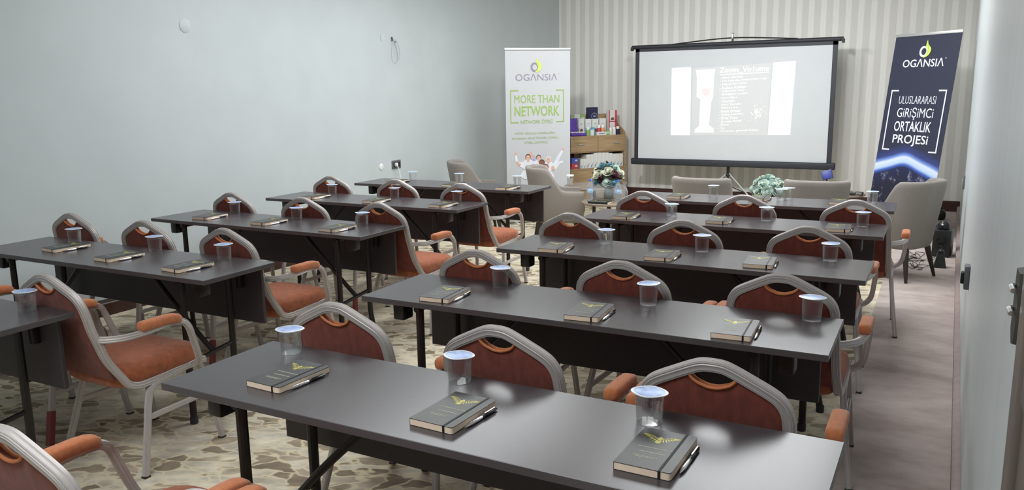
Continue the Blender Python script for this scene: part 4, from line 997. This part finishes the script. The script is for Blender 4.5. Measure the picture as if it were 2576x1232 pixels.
for i, (h_, w_) in enumerate(zip(hs, wds)):
    nm = ['leftmost', 'second', 'third', 'fourth', 'fifth', 'sixth', 'seventh', 'eighth', 'ninth', 'tenth', 'eleventh', 'rightmost'][i]
    pbox('white_carton', f'white carton with blue stroke, {nm} in the row of the open bay' if i in (0, 11) else f'white carton with blue stroke, {nm} from the left in the open bay', X, .02, .474, w_ - .002, .16, h_ * .93, M['white_card'], (('s', .12, .9, .12, .40, M['slate']), ('r', .15, .6, .05, .08, M['teal'])), g2); X += w_
pbox('product_carton', 'red and white box at the bottom left of the open bay', .034, .02, .474, .105, .12, .076, M['red'], (('r', .55, .9, .4, .7, M['white_card']),))
pbox('product_carton', 'blue box stacked on the red box in the open bay', .036, .02, .5505, .102, .12, .074, M['blue'], (('r', .55, .9, .4, .7, M['white_card']),))
pbox('cardboard_box', 'brown cardboard box standing behind the white cartons', .185, .20, .474, .10, .10, .21, M['carton'])

# ---------------------------------------------------------------- wall fittings
socket_y = 7.20
t = thing('wall_socket', 'grey double wall socket above the farthest left table', 'socket', (LX(socket_y), socket_y, .795), R(90))
mb = MB(); mb.box((0, -.006, 0), (.155, .012, .09), M['grey_plastic'], .004)
for k in (-1, 1): mb.lathe([(.0, .0)], M['black']) if False else mb.box((k * .036, -.013, 0), (.05, .004, .05), M['black'], .004)
mb.build('plate', t)
t = thing('plug', 'white plug with cable in the grey wall socket', 'plug', (LX(socket_y) + .014, socket_y - .036, .795), R(90))
mb = MB(); mb.box((0, -.018, 0), (.036, .036, .04), M['white_plastic'], .012, 3); mb.build('plug_body', t)
mb = MB(); mb.tube(smooth_path([(0, -.03, -.01), (.004, -.045, -.05), (.012, -.06, -.14), (.03, -.07, -.30), (.05, -.06, -.55), (.05, -.05, -.785)], 6), .005, M['white_plastic'], 8); mb.build('cable', t)
mb = MB(); mb.lathe([(.0, .0), (.055, .0), (.054, .003), (.046, .007), (.0, .008)], M['wall_cover'], n=30, cap=False)
o = mb.build('blanking_cover', loc=(LX(4.56), 4.56, 2.10)); o.rotation_euler = (0, R(90), 0); tag(o, 'round white blanking cover high on the plain left wall', 'wall cover')
mb = MB(); mb.lathe([(.0, .0), (.035, .0), (.035, .006), (.028, .010), (.0, .011)], M['white_plastic'], n=24, cap=False)
o = mb.build('blanking_cover', loc=(LX(6.94), 6.94, .79)); o.rotation_euler = (0, R(90), 0); tag(o, 'small round white cover left of the grey wall socket', 'wall cover')
t = thing('loose_wires', 'thin loose wires hanging from a hole high in the left wall', 'wires', (LX(7.22), 7.22, 2.10), R(90))
mb = MB()
for pts in ([(-.01, -.004, .045), (-.03, -.02, -.02), (-.055, -.03, -.12), (-.05, -.03, -.20), (.0, -.03, -.235), (.045, -.03, -.19), (.04, -.03, -.08), (.0, -.02, .0), (-.01, -.004, .03)],
            [(-.01, -.004, .04), (.01, -.02, -.01), (.03, -.03, -.10), (.06, -.03, -.17), (.09, -.03, -.19)], [(0, -.004, .02), (.05, -.025, .0), (.08, -.03, -.06), (.09, -.03, -.14), (.085, -.03, -.16)]):
    mb.tube(smooth_path(pts, 6), .0016, M['wire_grey'], 6)
mb.box((-.01, -.010, .02), (.012, .016, .04), M['handle_grey'], .004); mb.box((.045, -.016, -.005), (.025, .012, .018), M['wire_grey'], .004); mb.build('wire_bundle', t)
o = MB(); o.lathe([(.0, .0), (.04, .0), (.04, .004), (.0, .005)], M['wall_cover'], n=24, cap=False)
o = o.build('blanking_cover', loc=(LX(7.06), 7.06, 2.13)); o.rotation_euler = (0, R(90), 0); tag(o, 'round white cover beside the loose wires on the left wall', 'wall cover')
t = thing('wall_socket', 'dark socket box on the right wall along the aisle', 'socket', (WX(4.6), 4.6, .605), R(-90))
mb = MB(); mb.box((0, -.012, 0), (.085, .024, .12), M['grey_plastic'], .005); mb.build('plate', t)
mb = MB(); mb.box((.0, -.03, -.005), (.04, .02, .06), M['black'], .005); mb.build('cover_flap', t)
t = thing('wall_switch', 'small grey switch on the right wall near the front corner', 'switch', (WX(9.0), 9.0, .62), R(-90))
mb = MB(); mb.box((0, -.010, 0), (.085, .020, .13), M['grey_plastic'], .005); mb.build('plate', t)
mb = MB(); mb.box((0, -.022, 0), (.04, .006, .06), M['alu'], .002); mb.build('rocker', t)
t = thing('door_handle_set', 'dark door handle plate with chrome lever beside the brown door', 'door handle', (WX(1.535), 1.535, 1.205), R(-90))
PL = [(-.03, .06), (.035, .062), (.04, -.03), (.025, -.062), (-.01, -.07), (-.04, -.05)]
mb = MB(); mb.grid([[(x_, 0, z_), (x_ * .92, -.011, z_ * .97)] for x_, z_ in PL + PL[:1]], M['handle_grey'])
mb.poly([(x_ * .92, -.011, z_ * .97) for x_, z_ in PL], M['handle_grey']); mb.build('plate', t)
for zz in (.03, -.008):
    mb = MB(); mb.tube(smooth_path([(-.01, -.008, zz), (-.006, -.016, zz + .002), (.01, -.019, zz + .004), (.035, -.018, zz + .002)], 4), .0045, M['silver'], 8); mb.build('lever', t)

# ---------------------------------------------------------------- loudspeakers and cables in the right corner
t = thing('subwoofer', 'black box loudspeaker on the carpet by the right wall', 'loudspeaker', (.09, 8.36, 0), R(-8))
mb = MB(); mb.box((0, 0, .125), (.15, .20, .25), M['black'], .008); mb.build('cabinet', t)
mb = MB()
for z_, r in ((.16, .035), (.09, .03)): mb.grid([[(r * f_ * math.cos(2 * math.pi * k / 20), -.101 - y2, z_ + r * f_ * math.sin(2 * math.pi * k / 20)) for k in range(20)] for f_, y2 in ((1, 0), (.95, .006), (.75, .005), (.2, -.004))], M['black_gloss'], True)
mb.build('driver', t)
t = thing('satellite_speaker', 'rounded black satellite speaker standing on the box loudspeaker', 'loudspeaker', (.085, 8.35, .25))
mb = MB(); mb.lathe([(.0, 0), (.05, 0), (.055, .015), (.05, .05), (.03, .075), (.0, .08)], M['black_gloss'], n=22, cap=False); mb.build('housing', t)
mb = MB(); mb.ball((-.01, -.045, .045), .012, M['silver'], 2); mb.build('tweeter', t)
t = thing('satellite_speaker', 'small black wedge speaker on the carpet in front of the box loudspeaker', 'loudspeaker', (.075, 7.80, 0))
mb = MB(); mb.grid([[(-.05, -.05, 0), (.05, -.05, 0), (.05, .05, 0), (-.05, .05, 0)], [(-.022, -.01, .13), (.026, -.01, .13), (.026, .04, .13), (-.022, .04, .13)]], M['black'], True, True); mb.build('housing', t)
mb = MB(); mb.ball((.002, .012, .13), .028, M['black_gloss'], 2); mb.build('driver', t)
mb = MB(); rn = random.Random(4)
for _ in range(7):
    p = [(-.12 + rn.uniform(0, .1), 7.75 + rn.uniform(0, .6), .006)]
    for q in range(6): p.append((p[-1][0] + rn.uniform(-.09, .085), min(8.6, max(7.6, p[-1][1] + rn.uniform(-.22, .22))), .006 + rn.uniform(0, .02)))
    mb.tube(smooth_path([(min(.14, max(-.22, a)), b_, c_) for a, b_, c_ in p], 5), .003, M['black'], 6)
tag(mb.build('speaker_cables'), 'tangle of thin black cables on the carpet around the loudspeakers', 'cables')
mb = MB(); mb.box((0, 0, .035), (.12, .10, .07), M['blue'], .012, 3); mb.box((-.055, -.03, .03), (.02, .06, .05), M['white_plastic'], .006)
tag(mb.build('blue_packet', loc=(.03, 9.72, 0)), 'small blue packet on the carpet by the dark banner', 'packet')
mb = MB(); mb.box((0, 0, .06), (.20, .14, .12), M['black'], .04, 4); mb.tube(smooth_path([(-.06, 0, .11), (-.03, 0, .16), (.03, 0, .16), (.06, 0, .11)], 6), .008, M['black_gloss'], 8)
tag(mb.build('black_bag', loc=(.02, 10.62, 0)), 'small black bag on the carpet against the front wall corner', 'bag')
